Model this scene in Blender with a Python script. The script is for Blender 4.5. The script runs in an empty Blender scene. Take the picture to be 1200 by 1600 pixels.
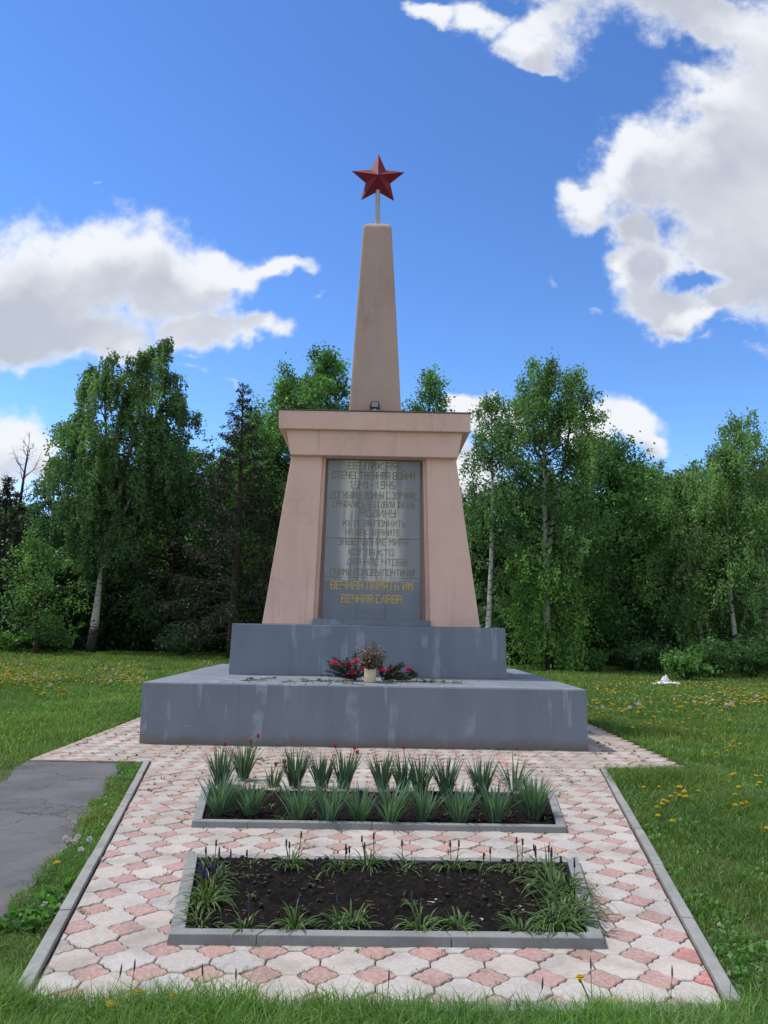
import bpy, bmesh, math, random
import numpy as np
from mathutils import Vector, Matrix, Euler

# ------------------------------------------------------------------ camera, sky, sun, exposure
C = bpy.context.scene
COL = C.collection
RAD = math.radians
cam_d = bpy.data.cameras.new('camera'); cam = bpy.data.objects.new('camera', cam_d); COL.objects.link(cam)
CAM_H = 1.6; FPX = 1200.0
PITCH, ROLL, YAW = RAD(8.58838977), RAD(1.0), RAD(-0.55890628)
ROT = Matrix.Rotation(YAW, 3, 'Z') @ Matrix.Rotation(math.pi/2 + PITCH, 3, 'X') @ Matrix.Rotation(ROLL, 3, 'Z')
cam.rotation_euler = ROT.to_euler(); cam.location = (0, 0, CAM_H)
cam_d.sensor_fit = 'HORIZONTAL'; cam_d.sensor_width = 36.0; cam_d.lens = 36.0*FPX/1200.0
cam_d.clip_start = 0.05; cam_d.clip_end = 4000
C.camera = cam

SUN_EL, SUN_AZ = RAD(63), RAD(-78)          # azimuth from +Y, towards +X
SUN_STRENGTH, SKY_STRENGTH, EXPOSURE = 2.1, 0.15, 0.75
sun_dir = Vector((math.sin(SUN_AZ)*math.cos(SUN_EL), math.cos(SUN_AZ)*math.cos(SUN_EL), math.sin(SUN_EL)))
sun_d = bpy.data.lights.new('sun', 'SUN'); sun = bpy.data.objects.new('sun', sun_d); COL.objects.link(sun)
sun_d.energy = SUN_STRENGTH; sun_d.angle = RAD(4.0); sun_d.color = (1.0, 0.95, 0.88)
sun.rotation_euler = (-sun_dir).to_track_quat('-Z', 'Y').to_euler(); sun.location = sun_dir*200
C.view_settings.view_transform = 'Standard'; C.view_settings.look = 'None'
C.view_settings.exposure = EXPOSURE; C.view_settings.gamma = 1.0; C.view_settings.use_curve_mapping = False
try:
    C.cycles.max_bounces = 8; C.cycles.diffuse_bounces = 4; C.cycles.transparent_max_bounces = 8
    C.cycles.caustics_reflective = False; C.cycles.caustics_refractive = False
except Exception: pass

def ray(u, v): return ROT @ Vector(((u-600)/FPX, -(v-800)/FPX, -1.0))
def at(u, v, z=0.0):                           # point of the horizontal plane z seen at a pixel of the photograph
    d = ray(u, v); t = (z-CAM_H)/d.z
    return Vector((d.x*t, d.y*t, z))
def at_y(u, v, Y):                             # point of the vertical plane y = Y
    d = ray(u, v); t = Y/d.y
    return Vector((d.x*t, Y, CAM_H+d.z*t))

# ------------------------------------------------------------------ node helpers
class NT:
    def __init__(s, tree): s.t = tree; s.n = tree.nodes; s.l = tree.links
    def new(s, typ, **kw):
        n = s.n.new(typ)
        for k, v in kw.items(): setattr(n, k, v)
        return n
    def put(s, sock, v):
        if v is None: return
        if isinstance(v, bpy.types.NodeSocket): s.l.new(v, sock)
        else: sock.default_value = v
    def math(s, op, a, b=None, c=None, clamp=False):
        n = s.new('ShaderNodeMath', operation=op, use_clamp=clamp)
        for i, v in enumerate((a, b, c)): s.put(n.inputs[i], v)
        return n.outputs[0]
    def vmath(s, op, a, b=None, scale=None):
        n = s.new('ShaderNodeVectorMath', operation=op)
        s.put(n.inputs[0], a); s.put(n.inputs[1], b)
        if scale is not None: s.put(n.inputs['Scale'], scale)
        return n.outputs['Value'] if op in ('LENGTH', 'DOT_PRODUCT', 'DISTANCE') else n.outputs[0]
    def noise(s, vec, scale, detail=4, rough=.55, dist=0.0, out='Fac'):
        n = s.new('ShaderNodeTexNoise'); s.put(n.inputs['Vector'], vec)
        n.inputs['Scale'].default_value = scale; n.inputs['Detail'].default_value = detail
        n.inputs['Roughness'].default_value = rough; n.inputs['Distortion'].default_value = dist
        return n.outputs[out]
    def mapping(s, vec, loc=(0,0,0), scale=(1,1,1), rot=(0,0,0)):
        n = s.new('ShaderNodeMapping'); s.put(n.inputs['Vector'], vec)
        n.inputs['Location'].default_value = loc; n.inputs['Scale'].default_value = scale; n.inputs['Rotation'].default_value = rot
        return n.outputs[0]
    def ss(s, x, lo, hi, a=0.0, b=1.0):
        n = s.new('ShaderNodeMapRange', interpolation_type='SMOOTHSTEP'); s.put(n.inputs['Value'], x)
        for i, v in zip((1, 2, 3, 4), (lo, hi, a, b)): s.put(n.inputs[i], v)
        return n.outputs[0]
    def mix(s, fac, a, b, blend='MIX'):
        n = s.new('ShaderNodeMix', data_type='RGBA', blend_type=blend)
        s.put(n.inputs[0], fac); s.put(n.inputs[6], a); s.put(n.inputs[7], b)
        return n.outputs[2]
    def coord(s, which='Object'): return s.new('ShaderNodeTexCoord').outputs[which]
    def pos(s): return s.new('ShaderNodeNewGeometry').outputs['Position']
    def attr(s, name): return s.new('ShaderNodeAttribute', attribute_name=name).outputs['Color']
    def bump(s, h, strength, dist, normal=None):
        n = s.new('ShaderNodeBump'); n.inputs['Strength'].default_value = strength; n.inputs['Distance'].default_value = dist
        s.put(n.inputs['Height'], h)
        if normal is not None: s.put(n.inputs['Normal'], normal)
        return n.outputs[0]
def rgb(r, g, b): return (r, g, b, 1.0)
def material(name):
    m = bpy.data.materials.new(name); m.use_nodes = True
    k = NT(m.node_tree); k.n.clear()
    out = k.new('ShaderNodeOutputMaterial'); p = k.new('ShaderNodeBsdfPrincipled')
    k.l.new(p.outputs[0], out.inputs[0]); k.p = p; k.out = out
    return m, k
def finish(k, col, rough=.7, normal=None, spec=.3, metal=0.0):
    k.put(k.p.inputs['Base Color'], col); k.put(k.p.inputs['Roughness'], rough)
    k.put(k.p.inputs['Specular IOR Level'], spec); k.put(k.p.inputs['Metallic'], metal)
    if normal is not None: k.put(k.p.inputs['Normal'], normal)

# ------------------------------------------------------------------ world: Nishita sky with cumulus
W = bpy.data.worlds.new('World'); C.world = W; W.use_nodes = True
k = NT(W.node_tree); k.n.clear()
bg = k.new('ShaderNodeBackground'); wo = k.new('ShaderNodeOutputWorld'); k.l.new(bg.outputs[0], wo.inputs[0])
sky = k.new('ShaderNodeTexSky', sky_type='NISHITA'); sky.sun_disc = False
sky.sun_elevation = SUN_EL; sky.sun_rotation = SUN_AZ % (2*math.pi)
sky.altitude = 150; sky.air_density = 1.0; sky.dust_density = 0.0; sky.ozone_density = 4.0
hs = k.new('ShaderNodeHueSaturation'); k.l.new(sky.outputs[0], hs.inputs['Color'])
hs.inputs['Saturation'].default_value = 1.07; hs.inputs['Value'].default_value = 1.0
# clouds live on directions projected to the plane y = 1: (x/y, z/y)
dirv = k.coord('Generated')
sep = k.new('ShaderNodeSeparateXYZ'); k.l.new(dirv, sep.inputs[0])
yy = k.math('MAXIMUM', sep.outputs[1], 0.05)
comb = k.new('ShaderNodeCombineXYZ')
k.l.new(k.math('DIVIDE', sep.outputs[0], yy), comb.inputs[0]); k.l.new(k.math('DIVIDE', sep.outputs[2], yy), comb.inputs[1])
BLOBS = [  # centre and radii in the photograph's pixels, turned into directions below
 # left bank
 (-70,455,190,125),(50,455,160,125),(150,415,130,105),(235,420,110,105),(300,440,95,75),(365,425,75,45),(430,424,62,24),
 (400,512,50,26),(340,500,60,34),(290,515,75,40),(150,530,150,52),(20,545,150,52),(-80,550,120,60),
 # low left
 (10,695,80,52),(-40,720,110,75),(60,730,50,40),
 # low middle
 (735,625,64,26),(770,650,60,40),(730,760,60,75),(705,800,60,60),
 # low right
 (985,650,72,42),(925,645,60,40),(1005,690,36,30),(900,690,80,50),
 # big right
 (1180,260,200,200),(1080,255,120,135),(1010,290,90,72),(930,303,56,40),(1150,160,140,100),(1230,90,120,120),(1075,125,70,50),
 (1025,445,72,55),(1050,490,46,34),(1160,445,110,58),(1240,420,120,110),(985,400,40,30),(1000,240,50,60),(1120,400,90,50),(1190,420,130,95),(1005,415,62,52),(1062,475,66,40),(1000,370,54,50),(1110,470,60,34),(1170,340,140,120),
 # top right
 (1010,12,190,52),(885,40,92,58),(825,62,66,46),(745,22,66,38),(672,22,46,24),(1110,20,110,40),(850,92,52,26),(1000,-60,260,80),
 # wisps
 ]
WISPS = [(880,431,24,26),(1155,511,40,15),(1182,551,44,20),(927,486,22,14),(1105,520,56,20),(290,590,60,18),(285,561,55,16),(357,608,30,15),(312,598,36,22),(640,18,44,22),(160,272,20,12),(475,478,20,12)]
HOLES = [(1074,440,32,13),(975,95,70,62)]
grp = bpy.data.node_groups.new('cloud_field', 'ShaderNodeTree')
grp.interface.new_socket('Vector', in_out='INPUT', socket_type='NodeSocketVector')
grp.interface.new_socket('Field', in_out='OUTPUT', socket_type='NodeSocketFloat')
grp.interface.new_socket('Soft', in_out='OUTPUT', socket_type='NodeSocketFloat')
q = NT(grp); gi = q.new('NodeGroupInput'); go = q.new('NodeGroupOutput')
warp = q.noise(gi.outputs[0], 5.0, 3, .5, 0.0, 'Color'); warp2 = q.noise(gi.outputs[0], 15.0, 4, .55, 0.0, 'Color')
wv = q.vmath('ADD', q.vmath('SCALE', q.vmath('SUBTRACT', warp, (.5,.5,.5)), scale=.11), q.vmath('SCALE', q.vmath('SUBTRACT', warp2, (.5,.5,.5)), scale=.075))
pv = q.vmath('MULTIPLY', q.vmath('ADD', gi.outputs[0], wv), (1,1,0))
def blob_len(u, v, ru, rv, prev=None):
    d = ray(u, v); a, b = d.x/d.y, d.z/d.y
    d1 = ray(u+ru, v); d2 = ray(u, v-rv)
    ra = math.hypot(d1.x/d1.y-a, d1.z/d1.y-b); rb = math.hypot(d2.x/d2.y-a, d2.z/d2.y-b)
    vec = pv
    if prev is not None:                        # a chain keeps few values alive at a time
        n = q.new('ShaderNodeVectorMath', operation='MULTIPLY_ADD'); q.put(n.inputs[0], prev)
        n.inputs[1].default_value = (1e-6, 1e-6, 1e-6); q.put(n.inputs[2], pv); vec = n.outputs[0]
    return q.vmath('LENGTH', q.mapping(vec, (-a/ra, -b/rb, 0), (1/ra, 1/rb, 1)))
acc = None
for B in BLOBS:
    L = blob_len(*B, acc)
    acc = L if acc is None else q.math('SMOOTH_MIN', acc, L, .22)
for B in HOLES:
    acc = q.math('SMOOTH_MAX', acc, q.math('SUBTRACT', 1.42, q.math('MULTIPLY', blob_len(*B, acc), .50)), .2)
accw = None
for B in WISPS:
    L = blob_len(*B, accw if accw is not None else acc)
    accw = L if accw is None else q.math('SMOOTH_MIN', accw, L, .1)
n1 = q.math('SUBTRACT', q.noise(gi.outputs[0], 11.0, 9, .60, .25), .5)
n2 = q.math('SUBTRACT', q.noise(gi.outputs[0], 38.0, 7, .6, .1), .5)
soft = q.math('ADD', q.math('SUBTRACT', 1.0, acc), q.math('MULTIPLY', n1, .45))
f = q.math('ADD', q.math('SUBTRACT', 1.02, acc), q.math('ADD', q.math('MULTIPLY', n1, 1.0), q.math('MULTIPLY', n2, .55)))
fw = q.math('ADD', q.math('SUBTRACT', .16, q.math('MULTIPLY', accw, .42)), q.math('ADD', q.math('MULTIPLY', n1, .55), q.math('MULTIPLY', n2, .5)))
f = q.math('MAXIMUM', f, q.math('MULTIPLY', fw, 1.1))
q.l.new(f, go.inputs[0]); q.l.new(soft, go.inputs[1])
def field(vec):
    g = k.new('ShaderNodeGroup'); g.node_tree = grp; k.put(g.inputs[0], vec); return g.outputs
f0, s0 = field(comb.outputs[0])
_, s1 = field(k.vmath('ADD', comb.outputs[0], (-.012, .055, 0)))
front = k.ss(sep.outputs[1], .08, .2)
alpha = k.math('MULTIPLY', k.math('POWER', k.ss(f0, -.06, .52), 1.15), front)
big = k.noise(comb.outputs[0], 4.2, 5, .55)
shade = k.math('MULTIPLY', k.ss(s1, .0, .55), k.ss(s0, .12, .55))
shade = k.math('MULTIPLY', shade, k.ss(big, .34, .60, .55, 1.0))
CL = 1.0/SKY_STRENGTH/2**EXPOSURE
white = (0.90*CL, 0.93*CL, 0.98*CL, 1); grey = (0.53*CL, 0.57*CL, 0.665*CL, 1)
ccol = k.mix(shade, white, grey)
E_ = SKY_STRENGTH*2**EXPOSURE
gam = k.new('ShaderNodeGamma'); k.put(gam.inputs[0], k.mix(1.0, hs.outputs[0], (E_, E_, E_, 1), 'MULTIPLY')); gam.inputs[1].default_value = 1.36
tint = k.mix(1.0, gam.outputs[0], (.86/E_, .82/E_, .80/E_, 1), 'MULTIPLY')
# unseen broken cloud added behind and above the camera to brighten the shaded fronts
rest = k.ss(sep.outputs[1], .55, .28)
nr_ = k.noise(dirv, 2.3, 6, .58, .3)
a2 = k.math('MULTIPLY', k.math('MULTIPLY', k.ss(nr_, .40, .54), rest), k.ss(sep.outputs[2], -.02, .08))
c2 = k.mix(k.ss(nr_, .50, .70), white, grey)
final = k.mix(a2, k.mix(alpha, tint, ccol), c2)
k.l.new(final, bg.inputs['Color']); bg.inputs['Strength'].default_value = SKY_STRENGTH
W.cycles.sampling_method = 'MANUAL'; W.cycles.sample_map_resolution = 512

# ------------------------------------------------------------------ mesh helpers
rng = np.random.default_rng(7); random.seed(7)
class MB:
    """collects shapes, then links them as ONE mesh object"""
    def __init__(s): s.v = []; s.f = []; s.mi = []; s.c = []; s.cur = 0; s.col = (1, 1, 1)
    def add(s, vs, fs, M=None):
        o = len(s.v)
        for p in vs:
            p = Vector(p); s.v.append(tuple(M @ p if M is not None else p)); s.c.append(s.col)
        for fc in fs: s.f.append(tuple(i+o for i in fc)); s.mi.append(s.cur)
    def hexa(s, b, t): # bottom quad, top quad (both counter-clockwise seen from above)
        s.add(list(b)+list(t), [(3,2,1,0),(4,5,6,7),(0,1,5,4),(1,2,6,5),(2,3,7,6),(3,0,4,7)])
    def box(s, x0, x1, y0, y1, z0, z1):
        s.hexa([(x0,y0,z0),(x1,y0,z0),(x1,y1,z0),(x0,y1,z0)], [(x0,y0,z1),(x1,y0,z1),(x1,y1,z1),(x0,y1,z1)])
    def tube(s, pts, rad, n=6, cap=True):
        pts = [Vector(p) for p in pts]
        if not hasattr(rad, '__len__'): rad = [rad]*len(pts)
        rings = []; ref = Vector((0,0,1))
        for i, p in enumerate(pts):
            d = (pts[min(i+1, len(pts)-1)]-pts[max(i-1, 0)])
            d = d.normalized() if d.length > 1e-9 else Vector((0,0,1))
            r_ = Vector((1,0,0)) if abs(d.z) > .95 else ref
            a = d.cross(r_).normalized(); b = d.cross(a)
            rings.append([p+(a*math.cos(2*math.pi*j/n)+b*math.sin(2*math.pi*j/n))*rad[i] for j in range(n)])
        fs = []
        for i in range(len(pts)-1):
            for j in range(n):
                j2 = (j+1) % n; fs.append((i*n+j, i*n+j2, (i+1)*n+j2, (i+1)*n+j))
        if cap: fs.append(tuple(range(n-1, -1, -1))); fs.append(tuple((len(pts)-1)*n+j for j in range(n)))
        s.add([p for r in rings for p in r], fs)
    def strap(s, pts, wid, side, fold=.25):  # a leaf: a ribbon folded along its midrib
        vs = []; n = len(pts); side = Vector(side)
        for i, p in enumerate(pts):
            p = Vector(p); d = Vector(pts[min(i+1, n-1)])-Vector(pts[max(i-1, 0)])
            nr = d.cross(side); nr = nr.normalized() if nr.length > 1e-9 else Vector((0,0,1))
            vs += [p-side*wid[i]+nr*wid[i]*fold, p, p+side*wid[i]+nr*wid[i]*fold]
        fs = []
        for i in range(n-1):
            a = i*3; fs += [(a, a+1, a+4, a+3), (a+1, a+2, a+5, a+4)]
        s.add(vs, fs)
    def lathe(s, prof, n=16, c=(0,0,0)):
        vs = [(c[0]+r*math.cos(2*math.pi*j/n), c[1]+r*math.sin(2*math.pi*j/n), c[2]+z) for r, z in prof for j in range(n)]
        fs = [(i*n+j, i*n+(j+1) % n, (i+1)*n+(j+1) % n, (i+1)*n+j) for i in range(len(prof)-1) for j in range(n)]
        s.add(vs, fs)
    def blobm(s, c, r, seed=0, sub=1, jit=.15):
        R_ = random.Random(seed); bm = bmesh.new(); bmesh.ops.create_icosphere(bm, subdivisions=sub, radius=1)
        vs = [(c[0]+v.co.x*r[0]*(1+R_.uniform(-jit, jit)), c[1]+v.co.y*r[1]*(1+R_.uniform(-jit, jit)), c[2]+v.co.z*r[2]*(1+R_.uniform(-jit, jit))) for v in bm.verts]
        fs = [tuple(v.index for v in f.verts) for f in bm.faces]; bm.free(); s.add(vs, fs)
    def mesh(s, name, mats, smooth=False, bevel=0):
        me = bpy.data.meshes.new(name); me.from_pydata(s.v, [], s.f)
        for m in (mats if isinstance(mats, (list, tuple)) else [mats]): me.materials.append(m)
        me.polygons.foreach_set('material_index', s.mi)
        ca = me.color_attributes.new('col', 'FLOAT_COLOR', 'POINT')
        ca.data.foreach_set('color', np.concatenate([np.array(s.c, float).reshape(-1, 3), np.ones((len(s.c), 1))], 1).ravel())
        if smooth: me.polygons.foreach_set('use_smooth', [True]*len(s.f))
        me.update()
        if bevel:
            bm = bmesh.new(); bm.from_mesh(me)
            bmesh.ops.bevel(bm, geom=[e for e in bm.edges if e.is_manifold and e.calc_face_angle(0) > .4], offset=bevel, segments=2, profile=.6, affect='EDGES', clamp_overlap=True)
            bm.to_mesh(me); bm.free()
        return me
    def build(s, name, mats, parent=None, loc=None, **kw):
        return link(name, s.mesh(name, mats, **kw), parent, loc)
def link(name, data, parent=None, loc=None):
    o = bpy.data.objects.new(name, data); COL.objects.link(o)
    if parent is not None: o.parent = parent
    if loc is not None: o.location = loc
    return o
def np_mesh(name, V, quads=None, tris=None, col=None, mats=(), smooth=False):
    me = bpy.data.meshes.new(name)
    nq = 0 if quads is None else len(quads); nt = 0 if tris is None else len(tris)
    me.vertices.add(len(V)); me.vertices.foreach_set('co', np.ascontiguousarray(V, dtype=np.float32).ravel())
    me.loops.add(nq*4+nt*3); me.polygons.add(nq+nt)
    li = []; 
    if nq: li.append(np.asarray(quads).ravel())
    if nt: li.append(np.asarray(tris).ravel())
    me.loops.foreach_set('vertex_index', np.concatenate(li).astype(np.int32))
    ls = np.concatenate([np.arange(nq)*4, nq*4+np.arange(nt)*3]).astype(np.int32)
    me.polygons.foreach_set('loop_start', ls)
    if smooth: me.polygons.foreach_set('use_smooth', np.ones(nq+nt, bool))
    if col is not None:
        ca = me.color_attributes.new('col', 'FLOAT_COLOR', 'POINT')
        ca.data.foreach_set('color', np.concatenate([col, np.ones((len(col), 1))], 1).astype(np.float32).ravel())
    for m in mats: me.materials.append(m)
    me.update(calc_edges=True); me.validate()
    return me
def tag(o, label=None, cat=None, group=None, kind=None):
    if label: o['label'] = label
    if cat: o['category'] = cat
    if group: o['group'] = group
    if kind: o['kind'] = kind
    return o
def thing(name, label, cat, loc=(0,0,0), rotz=0.0, group=None):
    o = bpy.data.objects.new(name, None); COL.objects.link(o); o.location = loc; o.rotation_euler = (0, 0, rotz)
    o.empty_display_size = .1
    return tag(o, label, cat, group)
def kids(o): return [c for c in bpy.data.objects if c.parent == o]
def dup(o, parent=None, children=None):
    c = o.copy(); COL.objects.link(c)
    if parent is not None: c.parent = parent
    for ch in (kids(o) if children is None else children): dup(ch, c)
    return c
def place(src, loc, rotz=0, scale=1, label=None, group=None, ch=None):
    o = dup(src, None, ch); o.location = loc; o.rotation_euler = (0, 0, rotz)
    o.scale = (scale,)*3 if not hasattr(scale, '__len__') else scale
    if label: o['label'] = label
    if group: o['group'] = group
    return o
class VNoise:   # smooth value noise for shaping ground, soil and planting
    def __init__(s, seed, n=256): s.t = np.random.default_rng(seed).random((n, n)); s.n = n
    def __call__(s, x, y):
        xi = np.floor(x).astype(int); yi = np.floor(y).astype(int); fx = x-xi; fy = y-yi
        fx = fx*fx*(3-2*fx); fy = fy*fy*(3-2*fy); n = s.n
        a = s.t[xi % n, yi % n]; b = s.t[(xi+1) % n, yi % n]; c = s.t[xi % n, (yi+1) % n]; d = s.t[(xi+1) % n, (yi+1) % n]
        return (a*(1-fx)+b*fx)*(1-fy)+(c*(1-fx)+d*fx)*fy
    def fbm(s, x, y, o=4):
        r = 0; a = .5
        for i in range(o): r = r+a*s(x*2**i+17*i, y*2**i+31*i); a *= .5
        return r

# ------------------------------------------------------------------ materials
def plaster(name, base, dark, rough=.85):
    m, k = material(name); p = k.coord('Object')
    big = k.ss(k.noise(p, 1.1, 6, .6), .35, .68)
    streak = k.ss(k.noise(k.mapping(p, scale=(3.2, 3.2, .35)), 1.6, 5, .6), .45, .75)
    col = k.mix(k.math('MULTIPLY', big, .8), base, dark)
    col = k.mix(k.math('MULTIPLY', streak, .28), col, rgb(base[0]*1.12, base[1]*1.14, base[2]*1.15))
    fine = k.noise(p, 55, 4, .6)
    patch = k.ss(k.noise(p, 3.2, 7, .65, .5), .62, .70)
    col = k.mix(k.math('MULTIPLY', patch, .22), col, rgb(base[0]*.62, base[1]*.6, base[2]*.62))
    run = k.ss(k.noise(k.mapping(p, loc=(2, 5, 3), scale=(9, 9, .45)), 1.0, 6, .62), .56, .72)
    col = k.mix(k.math('MULTIPLY', run, .42), col, rgb(base[0]*.60, base[1]*.58, base[2]*.58))
    vor = k.new('ShaderNodeTexVoronoi', feature='DISTANCE_TO_EDGE'); vor.inputs['Scale'].default_value = .9
    k.l.new(k.vmath('ADD', p, k.vmath('SCALE', k.noise(p, 2.5, 5, .6, 0, 'Color'), scale=.7)), vor.inputs['Vector'])
    crack = k.math('MULTIPLY', k.ss(vor.outputs[0], .010, .003), k.ss(k.noise(p, 1.1, 2), .50, .58))
    col = k.mix(k.math('MULTIPLY', crack, .22), col, rgb(base[0]*.35, base[1]*.33, base[2]*.33))
    bare = k.ss(k.noise(p, 2.1, 8, .68, .6), .665, .69)
    col = k.mix(k.math('MULTIPLY', bare, .5), col, rgb(.50, .44, .40))
    h = k.math('ADD', k.math('MULTIPLY', k.noise(p, 7, 3), 1.0), k.math('MULTIPLY', fine, .35))
    finish(k, col, rough, k.bump(h, .55, .012), .2)
    return m
M = {}
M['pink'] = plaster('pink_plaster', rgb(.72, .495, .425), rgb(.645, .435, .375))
M['pink2'] = plaster('darker_pink_plaster', rgb(.46, .335, .295), rgb(.39, .28, .245))  # same plaster in a darker tone, for obelisk and recess wall
def grey_paint(name, base, streaky=1.0):
    m, k = material(name); p = k.coord('Object')
    st = k.noise(k.mapping(p, scale=(5.0, 5.0, .55)), 1.0, 6, .62)
    st2 = k.noise(k.mapping(p, loc=(3, 7, 1), scale=(1.7, 1.7, .45)), 1.0, 5, .6)
    col = k.mix(k.ss(st2, .35, .68), base, rgb(base[0]*.84, base[1]*.86, base[2]*.88))
    patch = k.math('MULTIPLY', k.ss(st, .53, .58), k.ss(k.noise(p, 1.6, 4), .44, .56))
    col = k.mix(k.math('MULTIPLY', patch, .9*streaky), col, rgb(base[0]*1.42, base[1]*1.38, base[2]*1.36))
    spots = k.ss(k.noise(p, 9, 6, .7), .63, .74)
    col = k.mix(k.math('MULTIPLY', spots, .3), col, rgb(base[0]*.62, base[1]*.62, base[2]*.62))
    sp = k.new('ShaderNodeSeparateXYZ'); k.l.new(k.pos(), sp.inputs[0])
    edge = k.math('SUBTRACT', sp.outputs[2], k.math('MULTIPLY', k.noise(p, 4.5, 6, .65), .34))
    col = k.mix(k.math('MULTIPLY', k.ss(edge, .02, -.15), .75), col, rgb(.16, .135, .11))     # soil splashed on the foot
    run = k.ss(k.noise(k.mapping(p, loc=(9, 1, 4), scale=(13, 13, .5)), 1.0, 5, .6), .60, .72)
    col = k.mix(k.math('MULTIPLY', run, .30), col, rgb(base[0]*.55, base[1]*.56, base[2]*.56))
    chip = k.ss(k.noise(p, 5.5, 8, .7, .4), .685, .70)
    col = k.mix(k.math('MULTIPLY', chip, .7), col, rgb(.30, .29, .275))
    h = k.math('ADD', k.math('ADD', k.noise(p, 6, 3), k.math('MULTIPLY', k.noise(p, 60, 4), .3)), k.math('MULTIPLY', chip, -.5))
    finish(k, col, .62, k.bump(h, .4, .01), .35)
    return m
M['grey'] = grey_paint('grey_painted_render', rgb(.180, .212, .262))
M['grey_top'] = grey_paint('grey_painted_top', rgb(.195, .215, .25), .7)
def concrete(name, base):
    m, k = material(name); p = k.pos()
    col = k.mix(k.ss(k.noise(p, 4, 6, .65), .35, .7), base, rgb(base[0]*.72, base[1]*.74, base[2]*.75))
    col = k.mix(k.math('MULTIPLY', k.ss(k.noise(p, 26, 5, .7), .56, .72), .55), col, rgb(base[0]*.5, base[1]*.5, base[2]*.46))
    finish(k, col, .9, k.bump(k.math('ADD', k.noise(p, 90, 4, .7), k.noise(p, 14, 3)), .5, .004), .2)
    return m
M['kerb'] = concrete('kerb_concrete', rgb(.30, .30, .285))
M['kerb_dark'] = concrete('flowerbed_concrete', rgb(.25, .255, .25))
def tile_mat():
    m, k = material('paving_tile'); p = k.pos(); c = k.attr('col')
    relief = k.noise(p, 42, 5, .62, .6)
    worn = k.ss(relief, .40, .62)
    col = k.mix(k.math('MULTIPLY', worn, .32), c, k.mix(.62, c, rgb(.68, .67, .67)))
    dirt = k.ss(k.noise(p, 3.1, 7, .62), .44, .70)
    col = k.mix(k.math('MULTIPLY', dirt, .62), col, k.mix(.7, col, rgb(.18, .155, .13), 'MIX'))
    far = k.ss(k.noise(p, 1.3, 3), .40, .62)
    sepn = k.new('ShaderNodeSeparateXYZ'); k.l.new(p, sepn.inputs[0])
    sand = k.math('MULTIPLY', k.ss(sepn.outputs[1], 5.2, 9.8), far)           # soil trodden over the tiles round the plinth
    col = k.mix(k.math('MULTIPLY', sand, .72), col, rgb(.34, .285, .245))
    spot = k.ss(k.noise(p, 17, 6, .7), .62, .72)
    col = k.mix(k.math('MULTIPLY', spot, .5), col, rgb(.13, .115, .10))
    h = k.math('ADD', k.noise(p, 30, 5, .6, .8), k.math('MULTIPLY', k.noise(p, 160, 3), .4))
    finish(k, col, .88, k.bump(h, .6, .006), .2)
    return m
M['tile'] = tile_mat()
def dirt(name, a, b, scale=6, bump=.02, rough=.95):
    m, k = material(name); p = k.pos()
    col = k.mix(k.ss(k.noise(p, scale, 8, .65), .35, .68), a, b)
    h = k.math('ADD', k.noise(p, scale*4, 6, .65), k.noise(p, scale*18, 4))
    finish(k, col, rough, k.bump(h, .8, bump), .12)
    return m
M['joint'] = dirt('joint_soil', rgb(.06, .05, .04), rgb(.10, .085, .065), 14, .01)
M['soil'] = dirt('black_soil', rgb(.010, .0085, .008), rgb(.026, .021, .019), 16, .02)
M['turf'] = dirt('turf_soil', rgb(.060, .100, .028), rgb(.085, .088, .040), 1.7, .03)
def asphalt():
    m, k = material('old_asphalt'); p = k.pos()
    col = k.mix(k.ss(k.noise(p, 1.6, 7, .6), .35, .68), rgb(.135, .130, .138), rgb(.096, .094, .102))
    col = k.mix(k.math('MULTIPLY', k.ss(k.noise(k.mapping(p, scale=(1.1, 3.2, 1)), 2.2, 7, .7), .57, .70), .75), col, rgb(.055, .050, .047))
    col = k.mix(k.math('MULTIPLY', k.ss(k.noise(p, 160, 3, .6), .58, .72), .5), col, rgb(.22, .215, .21))
    vor = k.new('ShaderNodeTexVoronoi', feature='DISTANCE_TO_EDGE'); vor.inputs['Scale'].default_value = 1.1
    k.l.new(k.vmath('ADD', p, k.vmath('SCALE', k.noise(p, 3.5, 6, .65, 0, 'Color'), scale=.6)), vor.inputs['Vector'])
    crack = k.math('MULTIPLY', k.ss(vor.outputs[0], .014, .003), k.ss(k.noise(p, .9, 2), .45, .55))
    col = k.mix(k.math('MULTIPLY', crack, .8), col, rgb(.03, .028, .025))
    dust = k.ss(k.noise(p, 3.0, 7, .7), .55, .72)
    col = k.mix(k.math('MULTIPLY', dust, .45), col, rgb(.20, .185, .165))
    h = k.math('ADD', k.noise(p, 150, 4, .7), k.math('MULTIPLY', k.noise(p, 12, 4), 1.5))
    finish(k, col, .9, k.bump(h, .6, .006), .25)
    return m
M['asphalt'] = asphalt()
def plant(name, base, var, trans=.35, rough=.5, scale=30, tcol=None, spec=.35):
    """leaf material: colour x per-leaf attribute, with light passing through"""
    m, k = material(name); a = k.attr('col'); p = k.coord('Object')
    c = k.mix(k.ss(k.noise(p, scale, 3), .3, .7), base, var)
    c = k.mix(1.0, c, a, 'MULTIPLY')
    finish(k, c, rough, None, spec)
    tr = k.new('ShaderNodeBsdfTranslucent')
    tc = k.mix(1.0, c, tcol or rgb(1.25, 1.45, .6), 'MULTIPLY'); k.put(tr.inputs[0], tc)
    mx = k.new('ShaderNodeMixShader'); mx.inputs[0].default_value = trans
    k.l.new(k.p.outputs[0], mx.inputs[1]); k.l.new(tr.outputs[0], mx.inputs[2]); k.l.new(mx.outputs[0], k.out.inputs[0])
    return m
M['grass'] = plant('grass_blade', rgb(.135, .240, .052), rgb(.108, .200, .050), .42, .45, .8)
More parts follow.
